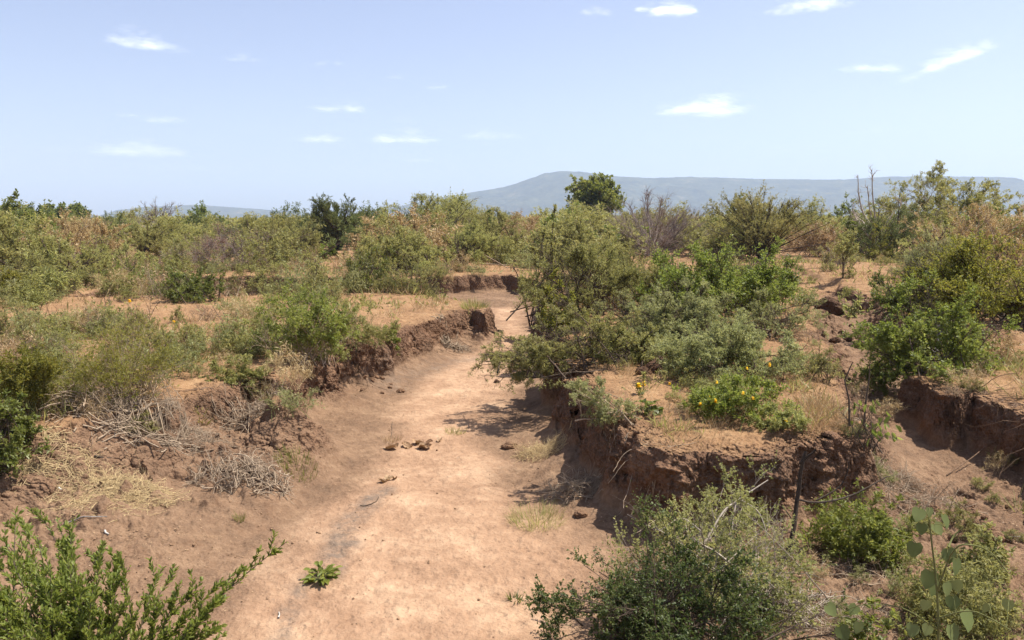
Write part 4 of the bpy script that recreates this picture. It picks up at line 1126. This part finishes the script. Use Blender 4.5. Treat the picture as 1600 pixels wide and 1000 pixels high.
def limb(name, label, cat, strokes, bark, Y0, leaf=None):
    """strokes: list of (list of (px, py, Y), r0, r1)"""
    base = at_y(*strokes[0][0][0])
    s = Soup(); cs = []
    for pts, r0, r1 in strokes:
        P = np.array([at_y(*q) for q in pts]) - base
        t = np.linspace(0, len(P) - 1, 4 * len(P))
        i = np.minimum(t.astype(int), len(P) - 2); f = (t - i)[:, None]
        P0 = P[np.maximum(i - 1, 0)]; P1 = P[i]; P2 = P[i + 1]; P3 = P[np.minimum(i + 2, len(P) - 1)]
        C = .5 * (2 * P1 + (P2 - P0) * f + (2 * P0 - 5 * P1 + 4 * P2 - P3) * f ** 2 + (3 * P1 - P0 - 3 * P2 + P3) * f ** 3)
        C = C + .012 * np.stack([vnoise(t * 2, t * 0 + 3, 5), vnoise(t * 2, t * 0 + 7, 6), vnoise(t * 2, t * 0, 7)], 1) * (r0 > .01)
        cs.append(C)
        s.add(*tubes(C[None], np.array([r0]), np.array([r1]), 7))
    return base, s, cs
# dead branch stuck in the ground
g = ground_px(1200, 915)
b, s, cs = limb('', '', '', [
    ([(1195, 925, 7.0), (1222, 880, 7.0), (1240, 825, 7.05), (1247, 785, 7.1), (1252, 740, 7.1), (1260, 705, 7.1)], .026, .016),
    ([(1250, 782, 7.1), (1290, 783, 7.15), (1335, 770, 7.3), (1375, 752, 7.4), (1392, 744, 7.5)], .011, .005),
    ([(1275, 782, 7.15), (1310, 762, 7.2), (1324, 738, 7.2), (1326, 722, 7.2)], .008, .004),
    ([(1252, 725, 7.1), (1262, 712, 7.05), (1275, 700, 7.0)], .014, .008),
    ([(1243, 820, 7.05), (1225, 795, 7.0), (1205, 785, 6.9)], .007, .003),
    ([(1238, 845, 7.05), (1258, 870, 7.0), (1266, 905, 6.9)], .007, .004)], 'dark_bark', 7)
tag(link('dead_branch', s.mesh('dead_branch', BARK['dark_bark'], True), None, b), 'dark dead branch standing upright behind the twiggy shrub at right', 'branch')
b, s, cs = limb('', '', '', [
    ([(1175, 905, 6.3), (1130, 870, 6.4), (1100, 850, 6.45), (1085, 840, 6.5)], .012, .006),
    ([(1165, 925, 6.2), (1140, 905, 6.3), (1125, 950, 6.2)], .008, .004),
    ([(1100, 850, 6.45), (1130, 800, 6.6), (1155, 780, 6.7), (1200, 750, 6.8)], .010, .005),
    ([(1150, 785, 6.7), (1145, 815, 6.6), (1142, 855, 6.5)], .008, .003),
    ([(1155, 780, 6.7), (1185, 800, 6.6), (1200, 840, 6.5)], .007, .003),
    ([(1095, 830, 6.5), (1065, 810, 6.6), (1030, 830, 6.5)], .007, .003)], 'pale_twig', 6.4)
tag(link('dead_branch', s.mesh('dead_branch', BARK['pale_twig'], True), None, b), 'pale forked dead branch lying across the twiggy shrub at right', 'branch')

# wilted plant at the end of the spit
pos = ground_px(1342, 700)
t = thing('wilted_plant', 'wilted plant with two bare sticks and hanging limp leaves at the end of the spit', 'plant', pos)
sm, fm, CL = bush_meshes(410, .62, .62, 'wilted', nS=30, nT=6, nU=3, NL=0, bark='brown_bark', r0=.006, up=.4, droop=.8)
link('stem', sm, t)
rng = np.random.default_rng(411)
fo = Soup(); n = 46
P = CL[rng.integers(0, len(CL), n), -1] + np.array([.10, 0, 0]); P[:, 2] = np.clip(P[:, 2], .12, .5)
V, F = leaves(P, np.stack([rng.normal(.25, .4, n), rng.normal(-.1, .4, n), np.full(n, -.7)], 1), rng.normal(0, .7, (n, 3)) + np.array([-.2, -.6, .5]), rng.uniform(.06, .13, n), rng.uniform(.03, .055, n), 'oval')
fo.add(V, F, rng.uniform(.1, .9, n)); link('foliage', fo.mesh('wilted_foliage', LEAF['bright_leaf']), t)
s = Soup()
for q in ([(-.12, 0, .2), (-.14, 0, .5), (-.2, 0, .72), (-.15, 0, .86), (-.12, 0, .93)], [(.04, 0, .2), (.05, 0, .5), (.07, 0, .75), (.07, 0, .95)]):
    s.add(*tubes(np.array(q)[None], np.array([.012]), np.array([.005]), 6))
link('stick', s.mesh('stick', BARK['brown_bark'], True), t)

# heart leaved vine
g = ground_px(1470, 995)
Yv = 4.7
b, s, cs = limb('', '', '', [
    ([(1466, 1030, Yv), (1466, 960, Yv), (1462, 900, Yv), (1456, 850, Yv), (1452, 812, Yv)], .009, .004),
    ([(1464, 925, Yv), (1490, 860, Yv - .1), (1520, 852, Yv - .15), (1550, 865, Yv - .2), (1575, 895, Yv - .25)], .006, .003),
    ([(1482, 855, Yv - .05), (1490, 838, Yv), (1505, 824, Yv)], .006, .004),
    ([(1440, 862, Yv + .05), (1425, 842, Yv + .1), (1398, 835, Yv + .1)], .004, .003),
    ([(1466, 985, Yv), (1410, 950, Yv), (1350, 945, Yv + .05), (1320, 955, Yv + .1)], .004, .002),
    ([(1468, 965, Yv), (1520, 955, Yv - .1), (1580, 985, Yv - .2)], .005, .003)], 'green_stem', Yv)
t = thing('heart_leaved_vine', 'tall vine with big drooping heart shaped leaves at the bottom right', 'vine', b)
link('stem', s.mesh('vine_stem', BARK['green_stem'], True), t)
spots = [(1434, 806, 26), (1477, 815, 26), (1440, 826, 22), (1466, 828, 24), (1452, 800, 18), (1428, 858, 30), (1482, 868, 30), (1493, 885, 32), (1450, 905, 36), (1457, 918, 32), (1479, 920, 26), (1495, 915, 24),
         (1446, 945, 22), (1488, 942, 28), (1510, 970, 40), (1488, 990, 34), (1300, 955, 26), (1332, 955, 22), (1340, 980, 24), (1318, 990, 30), (1540, 950, 20), (1575, 945, 22), (1425, 985, 26), (1448, 985, 22)]
rng = np.random.default_rng(420)
fo = Soup()
for (px, py, sz) in spots:
    dY = rng.normal(0, .07)
    P = at_y(px, py, Yv + dY) - b
    nrst = min((c for C in cs for c in C), key=lambda c: ((c - P) ** 2).sum())
    L = sz * .86 / FPX * Yv
    D = np.array([[rng.normal(0, .45), rng.normal(-.2, .2), -1.0]])
    V, F = leaves(P[None] - D * L * .4, D, np.array([[rng.normal(0, .5), -.8, .45]]), L, L * .95, 'heart')
    fo.add(V, F, np.array([rng.uniform(.1, .9)]))
    q0 = P - D[0] * L * .4
    C = np.stack([nrst + (q0 - nrst) * k + np.array([0, 0, .03]) * math.sin(k * math.pi) for k in np.linspace(0, 1, 5)])
    q = Soup(); q.add(*tubes(C[None], np.array([.0018]), np.array([.0015]), 4)); link('leaf_stalk', q.mesh('leaf_stalk', BARK['green_stem']), t)
link('foliage', fo.mesh('vine_foliage', LEAF['dull_leaf'], True), t)

# bottom left shrub of arching leafy shoots
def shoot_shrub():
    rng = np.random.default_rng(430)
    pos = np.array([-2.75, 4.9, hz(-2.75, 4.9)])
    t = thing('leafy_shrub', 'low green shrub of arching leafy shoots in the bottom left corner', 'shrub', pos)
    ends = [(374, 892, 5.6), (352, 975, 5.2), (300, 955, 5.2), (262, 985, 5.0), (330, 1010, 4.8), (245, 905, 5.4), (190, 880, 5.4), (150, 868, 5.6), (96, 880, 5.4), (60, 905, 5.3), (20, 890, 5.4), (-20, 900, 5.3), (130, 930, 5.1), (80, 960, 5.0),
            (30, 960, 5.0), (210, 960, 5.0), (170, 1000, 4.8), (100, 1010, 4.8), (40, 1010, 4.7), (250, 1030, 4.7), (-30, 980, 4.9), (-10, 1040, 4.6), (110, 850, 5.9), (60, 845, 5.9), (90, 812, 6.1), (10, 860, 5.6), (-10, 830, 5.8), (40, 870, 5.6), (290, 1000, 5.0), (330, 950, 5.2), (180, 915, 5.3), (140, 960, 5.0), (70, 930, 5.1), (0, 930, 5.1)]
    E = np.array([at_y(px, py, Y) for px, py, Y in ends]) - pos
    E = np.vstack([E, E[:26] + rng.normal(0, .13, (26, 3)), E[10:34] + rng.normal(0, .12, (24, 3))])
    n = len(E)
    base = np.stack([rng.normal(0, .16, n), rng.normal(0, .16, n), np.zeros(n)], 1)
    mid = base * .4 + E * .6 + np.stack([np.zeros(n), np.zeros(n), rng.uniform(.06, .22, n)], 1)
    C = bez(base, mid, E, 12)
    s = Soup(); s.add(*tubes(C, np.full(n, .006), np.full(n, .0025), 5))
    m = n * 9; i2 = rng.integers(0, n, m); P2, T2 = on_curves(C, i2, rng.uniform(.35, .97, m))
    C2 = grow(rng, P2, T2 * 1.1 + nrm(rng.normal(0, 1, (m, 3))) * .6 + np.array([0, 0, .25]), rng.uniform(.06, .20, m), 5, .3, (0, 0, .1))
    s.add(*tubes(C2, np.full(m, .0028), np.full(m, .0014), 4))
    link('stem', s.mesh('shoot_stem', BARK['brown_bark']), t)
    fo = Soup()
    for CC, k in ((C2, 17000), (C, 6000)):
        il = rng.integers(0, len(CC), k); P, T = on_curves(CC, il, rng.uniform(.3 if CC is C else .0, 1, k))
        side = nrm(np.cross(T, rng.normal(0, 1, (k, 3))))
        V, F = leaves(P, T * .8 + side * .8 + np.array([0, 0, .3]), rng.normal(0, .5, (k, 3)) + np.array([0, 0, 1.]), rng.uniform(.028, .052, k), rng.uniform(.011, .019, k), 'oval')
        fo.add(V, F, np.clip(rng.normal(.5, .25, k), 0, 1))
    link('foliage', fo.mesh('shoot_foliage', LEAF['bright_leaf']), t)
shoot_shrub()

# broad leaved rosette on the path
pos = ground_px(503, 905)
rng = np.random.default_rng(440)
t = thing('broad_leaf_plant', 'green broad leaved plant growing alone on the sandy path', 'plant', pos)
n = 26; a = rng.uniform(0, 6.28, n)
C = grow(rng, np.tile([0, 0, 0.], (n, 1)) + rng.normal(0, .01, (n, 3)), np.stack([np.cos(a), np.sin(a), rng.uniform(.3, 1.1, n)], 1), rng.uniform(.06, .15, n), 5, .2, (0, 0, -.2))
s = Soup(); s.add(*tubes(C, np.full(n, .003), np.full(n, .002), 5)); link('stem', s.mesh('rosette_stem', BARK['green_stem']), t)
fo = Soup()
for rep in range(3):
    P, T = on_curves(C, np.arange(n), np.full(n, .98 - .25 * rep))
    V, F = leaves(P, T * np.array([1, 1, .3]) + rng.normal(0, .35, (n, 3)) * (rep > 0), rng.normal(0, .3, (n, 3)) + np.array([0, 0, 1.]), rng.uniform(.07, .12, n), rng.uniform(.032, .05, n), 'oval')
    fo.add(V, F, rng.uniform(.2, 1, n))
link('foliage', fo.mesh('rosette_foliage', LEAF['bright_leaf']), t)

# grass tufts
def tuft(label, px, py, n, L, seed, spread=.10, pal='bright_leaf', wd=.006, lean=.6):
    pos = ground_px(px, py); rng = np.random.default_rng(seed)
    a = rng.uniform(0, 6.28, n); q = np.sqrt(rng.uniform(0, 1, n)) * spread
    x = np.cos(a) * q; y = np.sin(a) * q
    P = np.stack([x, y, height(x + pos[0], y + pos[1], False)[0] - pos[2] - .005], 1)
    D = np.stack([np.cos(a) * lean * rng.uniform(0, 1.3, n), np.sin(a) * lean * rng.uniform(0, 1.3, n), np.ones(n)], 1)
    s = Soup()
    C = grow(rng, P, D, rng.uniform(.45, 1.0, n) * L, 3, .25, (0, 0, -.3))
    T = rng.normal(0, 1, (n, 3)) * np.array([1, 1, 0]); T = nrm(T) * wd / 2
    w = np.array([1, .8, .5, .05])[None, :, None]
    V = np.stack([C - T[:, None] * w, C + T[:, None] * w], 2).reshape(-1, 3)
    idx = np.arange(n * 8).reshape(n, 4, 2)
    F = np.stack([idx[:, :-1, 0], idx[:, :-1, 1], idx[:, 1:, 1], idx[:, 1:, 0]], -1).reshape(-1, 4)
    s.add(V, F, np.repeat(rng.uniform(0, 1, n), 3))
    return tag(link('grass_tuft', s.mesh('grass_tuft', LEAF[pal]), None, pos), label, 'grass')
tuft('bright green grass tuft at the right end of the matted brush heap', 462, 728, 240, .17, 501, .26)
tuft('small green grass tuft in the middle of the sandy path', 712, 676, 110, .13, 502, .16, 'acacia_leaf')
tuft('single short green tuft on bare soil below the matted brush heap', 375, 815, 60, .14, 503, .045, 'acacia_leaf')
tuft('sprawling grey green grass on the right edge of the path', 838, 815, 420, .24, 504, .30, 'pale_leaf', .005, 1.2)
tuft('dry grass at the foot of the left talus where the path narrows', 612, 690, 120, .15, 505, .14, 'straw', .005)
tuft('green grass hanging over the corner of the far left bank', 742, 481, 260, .35, 506, .36, 'acacia_leaf', .012, 1.0)
tuft('tiny green sprig at the lower right margin of the path', 805, 938, 40, .10, 507, .06, 'green_leaf', .012, 1.2)
tuft('dry grass on the brow of the spit', 1090, 692, 520, .12, 508, .6, 'straw', .004, 1.0)
tuft('dry grass on the terrace above the root covered cliff', 1565, 590, 520, .12, 509, .7, 'straw', .005, 1.0)
tuft('arching green grass blades at the right edge of the photo', 1592, 800, 26, .34, 510, .05, 'pale_leaf', .010, 1.2)
tuft('yellowing leaf blades in the brushwood below the left bank', 315, 655, 30, .22, 511, .08, 'yellow_leaf', .016, 1.2)

# clods, curled bark, sticks
def clod(label, px, py, r, seed, mat=None, name='earth_clod', n=1, cat='clod', sq=(1, 1, .7), sp=1.0):
    pos = ground_px(px, py); rng = np.random.default_rng(seed)
    import bmesh
    bm = bmesh.new()
    for k in range(n):
        ox, oy = (rng.normal(0, 1) * r * 1.2 * sp, rng.normal(0, 1) * r * .8 * sp) if n > 1 else (0, 0)
        off = Vector((ox, oy, (hz(pos[0] + ox, pos[1] + oy) - pos[2]) if n > 1 else 0)); rr = r * rng.uniform(.5, 1.1) if n > 1 else r
        g = bmesh.ops.create_icosphere(bm, subdivisions=4 if n == 1 else 3, radius=1)
        co = np.array([v.co[:] for v in g['verts']])
        dsp = 1 + .35 * fbm(co[:, 0] * 1.4 + seed + k, co[:, 1] * 1.4 + co[:, 2] * 1.7, seed, 4) + .25 * np.abs(fbm(co[:, 0] * 4 + co[:, 2] * 3, co[:, 1] * 4 - co[:, 2] * 3, seed + 3, 3))
        for v, q, d in zip(g['verts'], co, dsp):
            v.co = Vector((q[0] * sq[0] * d * rr, q[1] * sq[1] * d * rr, q[2] * sq[2] * d * rr + rr * .25)) + off
    me = bpy.data.meshes.new(name); bm.to_mesh(me); bm.free()
    me.materials.append(mat or EARTH)
    return tag(link(name, me, None, pos), label, cat)
EARTH = earth_mat('dark_earth', (.050, .028, .018), (.125, .070, .042))
EARTH2 = earth_mat('brown_earth', (.13, .075, .045), (.26, .155, .09))
PALE = earth_mat('bleached_wood', (.50, .45, .38), (.66, .60, .52))
def lumps(label, px, py, r, seed, n, mat, sp=1.0, cat='clod'):
    rng = np.random.default_rng(seed)
    for k in range(n):
        clod(label, px + rng.normal(0, 1) * r * 90 * sp, py + rng.normal(0, 1) * r * 45 * sp, r * rng.uniform(.4, 1.1), seed + k * 7, mat, 'earth_lump', 1, cat, (1.1, .9, .75))['group'] = label.replace('one of the ', '')

clod('dark clod of earth with exposed roots at the head of the side gully', 1293, 492, .34, 601, sq=(1, .8, .95))
lumps('one of the broken red brown earth lumps behind the yellow flowered stalk on the spit', 1018, 580, .13, 602, 7, EARTH)
clod('brown earth block fallen at the right edge of the path by the tree shade', 795, 700, .09, 603, mat=EARTH2, sq=(1.3, .8, .6))
clod('small dark stone on the path below the bend', 776, 598, .06, 604, name='stone', cat='stone')
clod('tan clod at the shaded foot of the right bank', 907, 806, .07, 605, mat=EARTH2)
lumps('one of the broken clods at the foot of the left bank below the bend', 592, 600, .09, 606, 10, EARTH2, 2.2)
lumps('one of the crumbled earth lumps by the holes at the right edge', 1520, 800, .06, 620, 18, EARTH2, 9)
lumps('one of the earth lumps on the side gully slope near the dark glossy bush', 1325, 525, .10, 650, 9, EARTH, 2.5)

def curled(label, px, py, seed, n=7, size=.10, pal='dry_leaf', W=.28):
    pos = ground_px(px, py); rng = np.random.default_rng(seed)
    s = Soup()
    for k in range(n):
        o = np.array([rng.normal(0, W * .5), rng.normal(0, W * .35), .0]); o[2] = hz(o[0] + pos[0], o[1] + pos[1]) - pos[2] + .012
        a = rng.uniform(0, 6.28); L = size * rng.uniform(.6, 1.6); wv = L * rng.uniform(.25, .5)
        u = np.linspace(-.5, .5, 9); v = np.linspace(-1.2, 1.2, 6)
        U, V = np.meshgrid(u, v, indexing='ij')
        X = U * L; Y = np.sin(V) * wv * (1 - U ** 2 * 2.2); Z = (1 - np.cos(V)) * wv * .8 + .02 * np.sin(U * 5) + .2 * L * U ** 2
        q = np.stack([X * math.cos(a) - Y * math.sin(a), X * math.sin(a) + Y * math.cos(a), Z], -1).reshape(-1, 3) + o
        idx = np.arange(54).reshape(9, 6)
        F = np.stack([idx[:-1, :-1], idx[1:, :-1], idx[1:, 1:], idx[:-1, 1:]], -1).reshape(-1, 4)
        s.add(q, F, np.full(len(F), rng.uniform(0, 1)))
    return tag(link('curled_bark', s.mesh('curled_bark', LEAF[pal], True), None, pos), label, 'bark')
curled('pieces of curled dry bark in the middle of the path', 655, 698, 701, 10, .13, W=.36)
curled('smaller curled bark bits on the path nearer the matted brush heap', 606, 752, 702, 5, .08, W=.12)

def stick(label, pts, r, bark, seed=1, name='fallen_stick'):
    G = [ground_px(px, py) for px, py in pts]
    P = np.array(G); P[:, 2] += r * .8
    loc = P.mean(0)
    t = np.linspace(0, len(P) - 1, 6 * len(P)); i = np.minimum(t.astype(int), len(P) - 2); f = (t - i)[:, None]
    C = P[i] * (1 - f) + P[i + 1] * f + .006 * np.stack([vnoise(t * 3, t * 0, seed), vnoise(t * 3, t * 0 + 4, seed), np.abs(vnoise(t * 2, t * 0 + 8, seed))], 1)
    s = Soup(); s.add(*tubes((C - loc)[None], np.array([r]), np.array([r * .6]), 7))
    return tag(link(name, s.mesh(name, BARK[bark] if isinstance(bark, str) else bark, True), None, loc), label, 'stick')
stick('long grey stick lying on the soil below the straw', [(100, 820), (130, 817), (168, 814)], .009, 'grey_bark')
stick('dark stick lying under the brushwood heap at left', [(148, 719), (180, 717)], .016, 'dark_bark')
stick('short bleached white stick below the long grey stick', [(164, 832), (171, 839)], .011, PALE)
stick('white bit of wood on the slope above the long grey stick', [(92, 766), (103, 769)], .010, PALE)
stick('curved dark twig on the grey silt beside the path', [(563, 792), (575, 790), (588, 785), (592, 778)], .006, 'dark_bark')
stick('thin bent twig lying where the path narrows', [(608, 700), (612, 680), (613, 660)], .006, 'brown_bark')
stick('white scrap of wood standing on the silt at the bottom of the path', [(436, 968), (437, 960)], .008, PALE)
stick('pale stick on the right hand gully floor', [(1335, 920), (1352, 903)], .010, 'tan_twig')
stick('tan stick leaning in the twig pile at the bottom', [(1245, 955), (1270, 912)], .010, 'tan_twig')
stick('bare pale branch in front of the earth holes at the right edge', [(1540, 858), (1570, 845), (1600, 838)], .010, 'grey_bark')
stick('two-forked brown root lying across the foot of the root covered cliff', [(1480, 745), (1540, 705), (1605, 665)], .008, 'root')

# ================================================================== clouds
def cloud_mat():
    m, N = new_mat('cloud_vapour')
    a = N.attr('tint')
    d = N.n('ShaderNodeBsdfDiffuse', ins={'Color': (.93, .93, .93, 1)})
    t = N.n('ShaderNodeBsdfTranslucent', ins={'Color': (.93, .93, .93, 1)})
    mx = N.n('ShaderNodeAddShader', ins={0: d.outputs[0], 1: t.outputs[0]})
    tr = N.n('ShaderNodeBsdfTransparent')
    f = N.n('ShaderNodeMixShader', ins={'Fac': a, 1: tr.outputs[0], 2: mx.outputs[0]})
    N.t.links.new(f.outputs[0], N.n('ShaderNodeOutputMaterial').inputs[0]); return m
CLOUD = cloud_mat()
def ico():
    import bmesh
    bm = bmesh.new(); bmesh.ops.create_icosphere(bm, subdivisions=2, radius=1)
    v = np.array([q.co[:] for q in bm.verts]); f = np.array([[q.index for q in p.verts] for p in bm.faces]); bm.free(); return v, f
IV, IF = ico()
def cloud(label, px, py, wp, hp, op, seed, tilt=0.0, group=None):
    Dc = 9000.0
    c = at_y(px, py, Dc); k = Dc / (FPX * CP)
    Wc, Hc = wp * k, hp * k
    rng = np.random.default_rng(seed)
    n = int(50 + wp * 1.3)
    nl = max(3, int(wp / 14)); lx = np.linspace(-.72, .72, nl) + rng.normal(0, .10, nl); lh = rng.uniform(.25, 1.0, nl) * (1 - .75 * np.abs(lx) ** 1.5)
    k_ = rng.integers(0, nl, n)
    x = lx[k_] + rng.normal(0, .20, n)
    env = lh[k_] * np.exp(-rng.normal(0, .35, n) ** 2)
    z = np.abs(rng.normal(0, .5, n)) * env - .12 * rng.uniform(0, 1, n)
    r = Hc * rng.uniform(.06, .24, n) * (.4 + .6 * env)
    P = np.stack([x * Wc / 2, rng.normal(0, Wc * .16, n), (z - .3) * Hc * .75 + tilt * x * Wc / 2], 1)
    V = (IV[None] * np.array([2.3, 1.8, .72]) * r[:, None, None] * (1 + .25 * rng.normal(0, 1, (n, len(IV), 1)).clip(-1, 1)) + P[:, None]).reshape(-1, 3)
    F = (IF[None] + (np.arange(n) * len(IV))[:, None, None]).reshape(-1, 3)
    me = mesh_np('cloud', V, [F], CLOUD, {'tint': ('FACE', np.repeat(np.clip(.13 * op * rng.uniform(.4, 1.3, n), .004, .6), len(IF)))}, True)
    tag(link('cloud', me, None, c), label, 'cloud', group)
CL_ = [('long flat white cloud high at upper left', 220, 64, 95, 30, .10, -.10), ('small white cloud right of the long flat one at upper left', 380, 90, 40, 14, .06, 0),
       ('flat white cloud left of the photo middle, upper of two stacked', 533, 166, 72, 24, .09, -.03), ('small rounded cloud below the flat one left of the middle', 501, 213, 60, 26, .09, 0),
       ('plump white cloud low left of the middle', 628, 211, 82, 34, .11, 0), ('thin streak of cloud right of the plump low one', 768, 210, 90, 16, .07, 0),
       ('broad low cloud at left, the largest on that side', 212, 230, 140, 38, .09, 0), ('flat little cloud above the broad low one at left', 256, 185, 66, 16, .07, 0),
       ('tiny cloud left of the flat little one', 200, 178, 32, 12, .06, 0), ('tiny round cloud high near the middle', 682, 134, 30, 12, .06, 0),
       ('white cloud cut by the top edge right of the middle', 1055, 8, 62, 40, .14, 0), ('small puff left of the cloud cut by the top edge', 1010, 12, 28, 16, .08, 0),
       ('faint ragged puff at the top edge, left of the pair', 932, 14, 36, 24, .05, 0), ('long cloud along the top edge at right', 1270, 4, 130, 26, .12, .10),
       ('flat white cloud at upper right, left of the slanting one', 1368, 103, 74, 24, .11, -.02), ('slanting elongated white cloud at upper right', 1490, 90, 115, 30, .12, .36),
       ('largest flat bottomed white cloud right of the middle', 1102, 164, 130, 42, .13, 0)]
for k, (lab, px, py, wp, hp, op, ti) in enumerate(CL_):
    cloud(lab, px, py, wp, hp, op, 800 + k, ti)
for k, (px, py, wp, hp) in enumerate([(510, 97, 40, 12), (658, 248, 60, 14), (292, 260, 60, 14), (878, 243, 44, 12), (1225, 231, 66, 12), (1300, 230, 52, 10), (1360, 201, 60, 10), (82, 232, 50, 12), (618, 120, 24, 9)]):
    cloud('faint wisp of cloud barely showing in the pale sky', px, py, wp, hp, .035, 850 + k, 0, 'faint wisps of cloud')
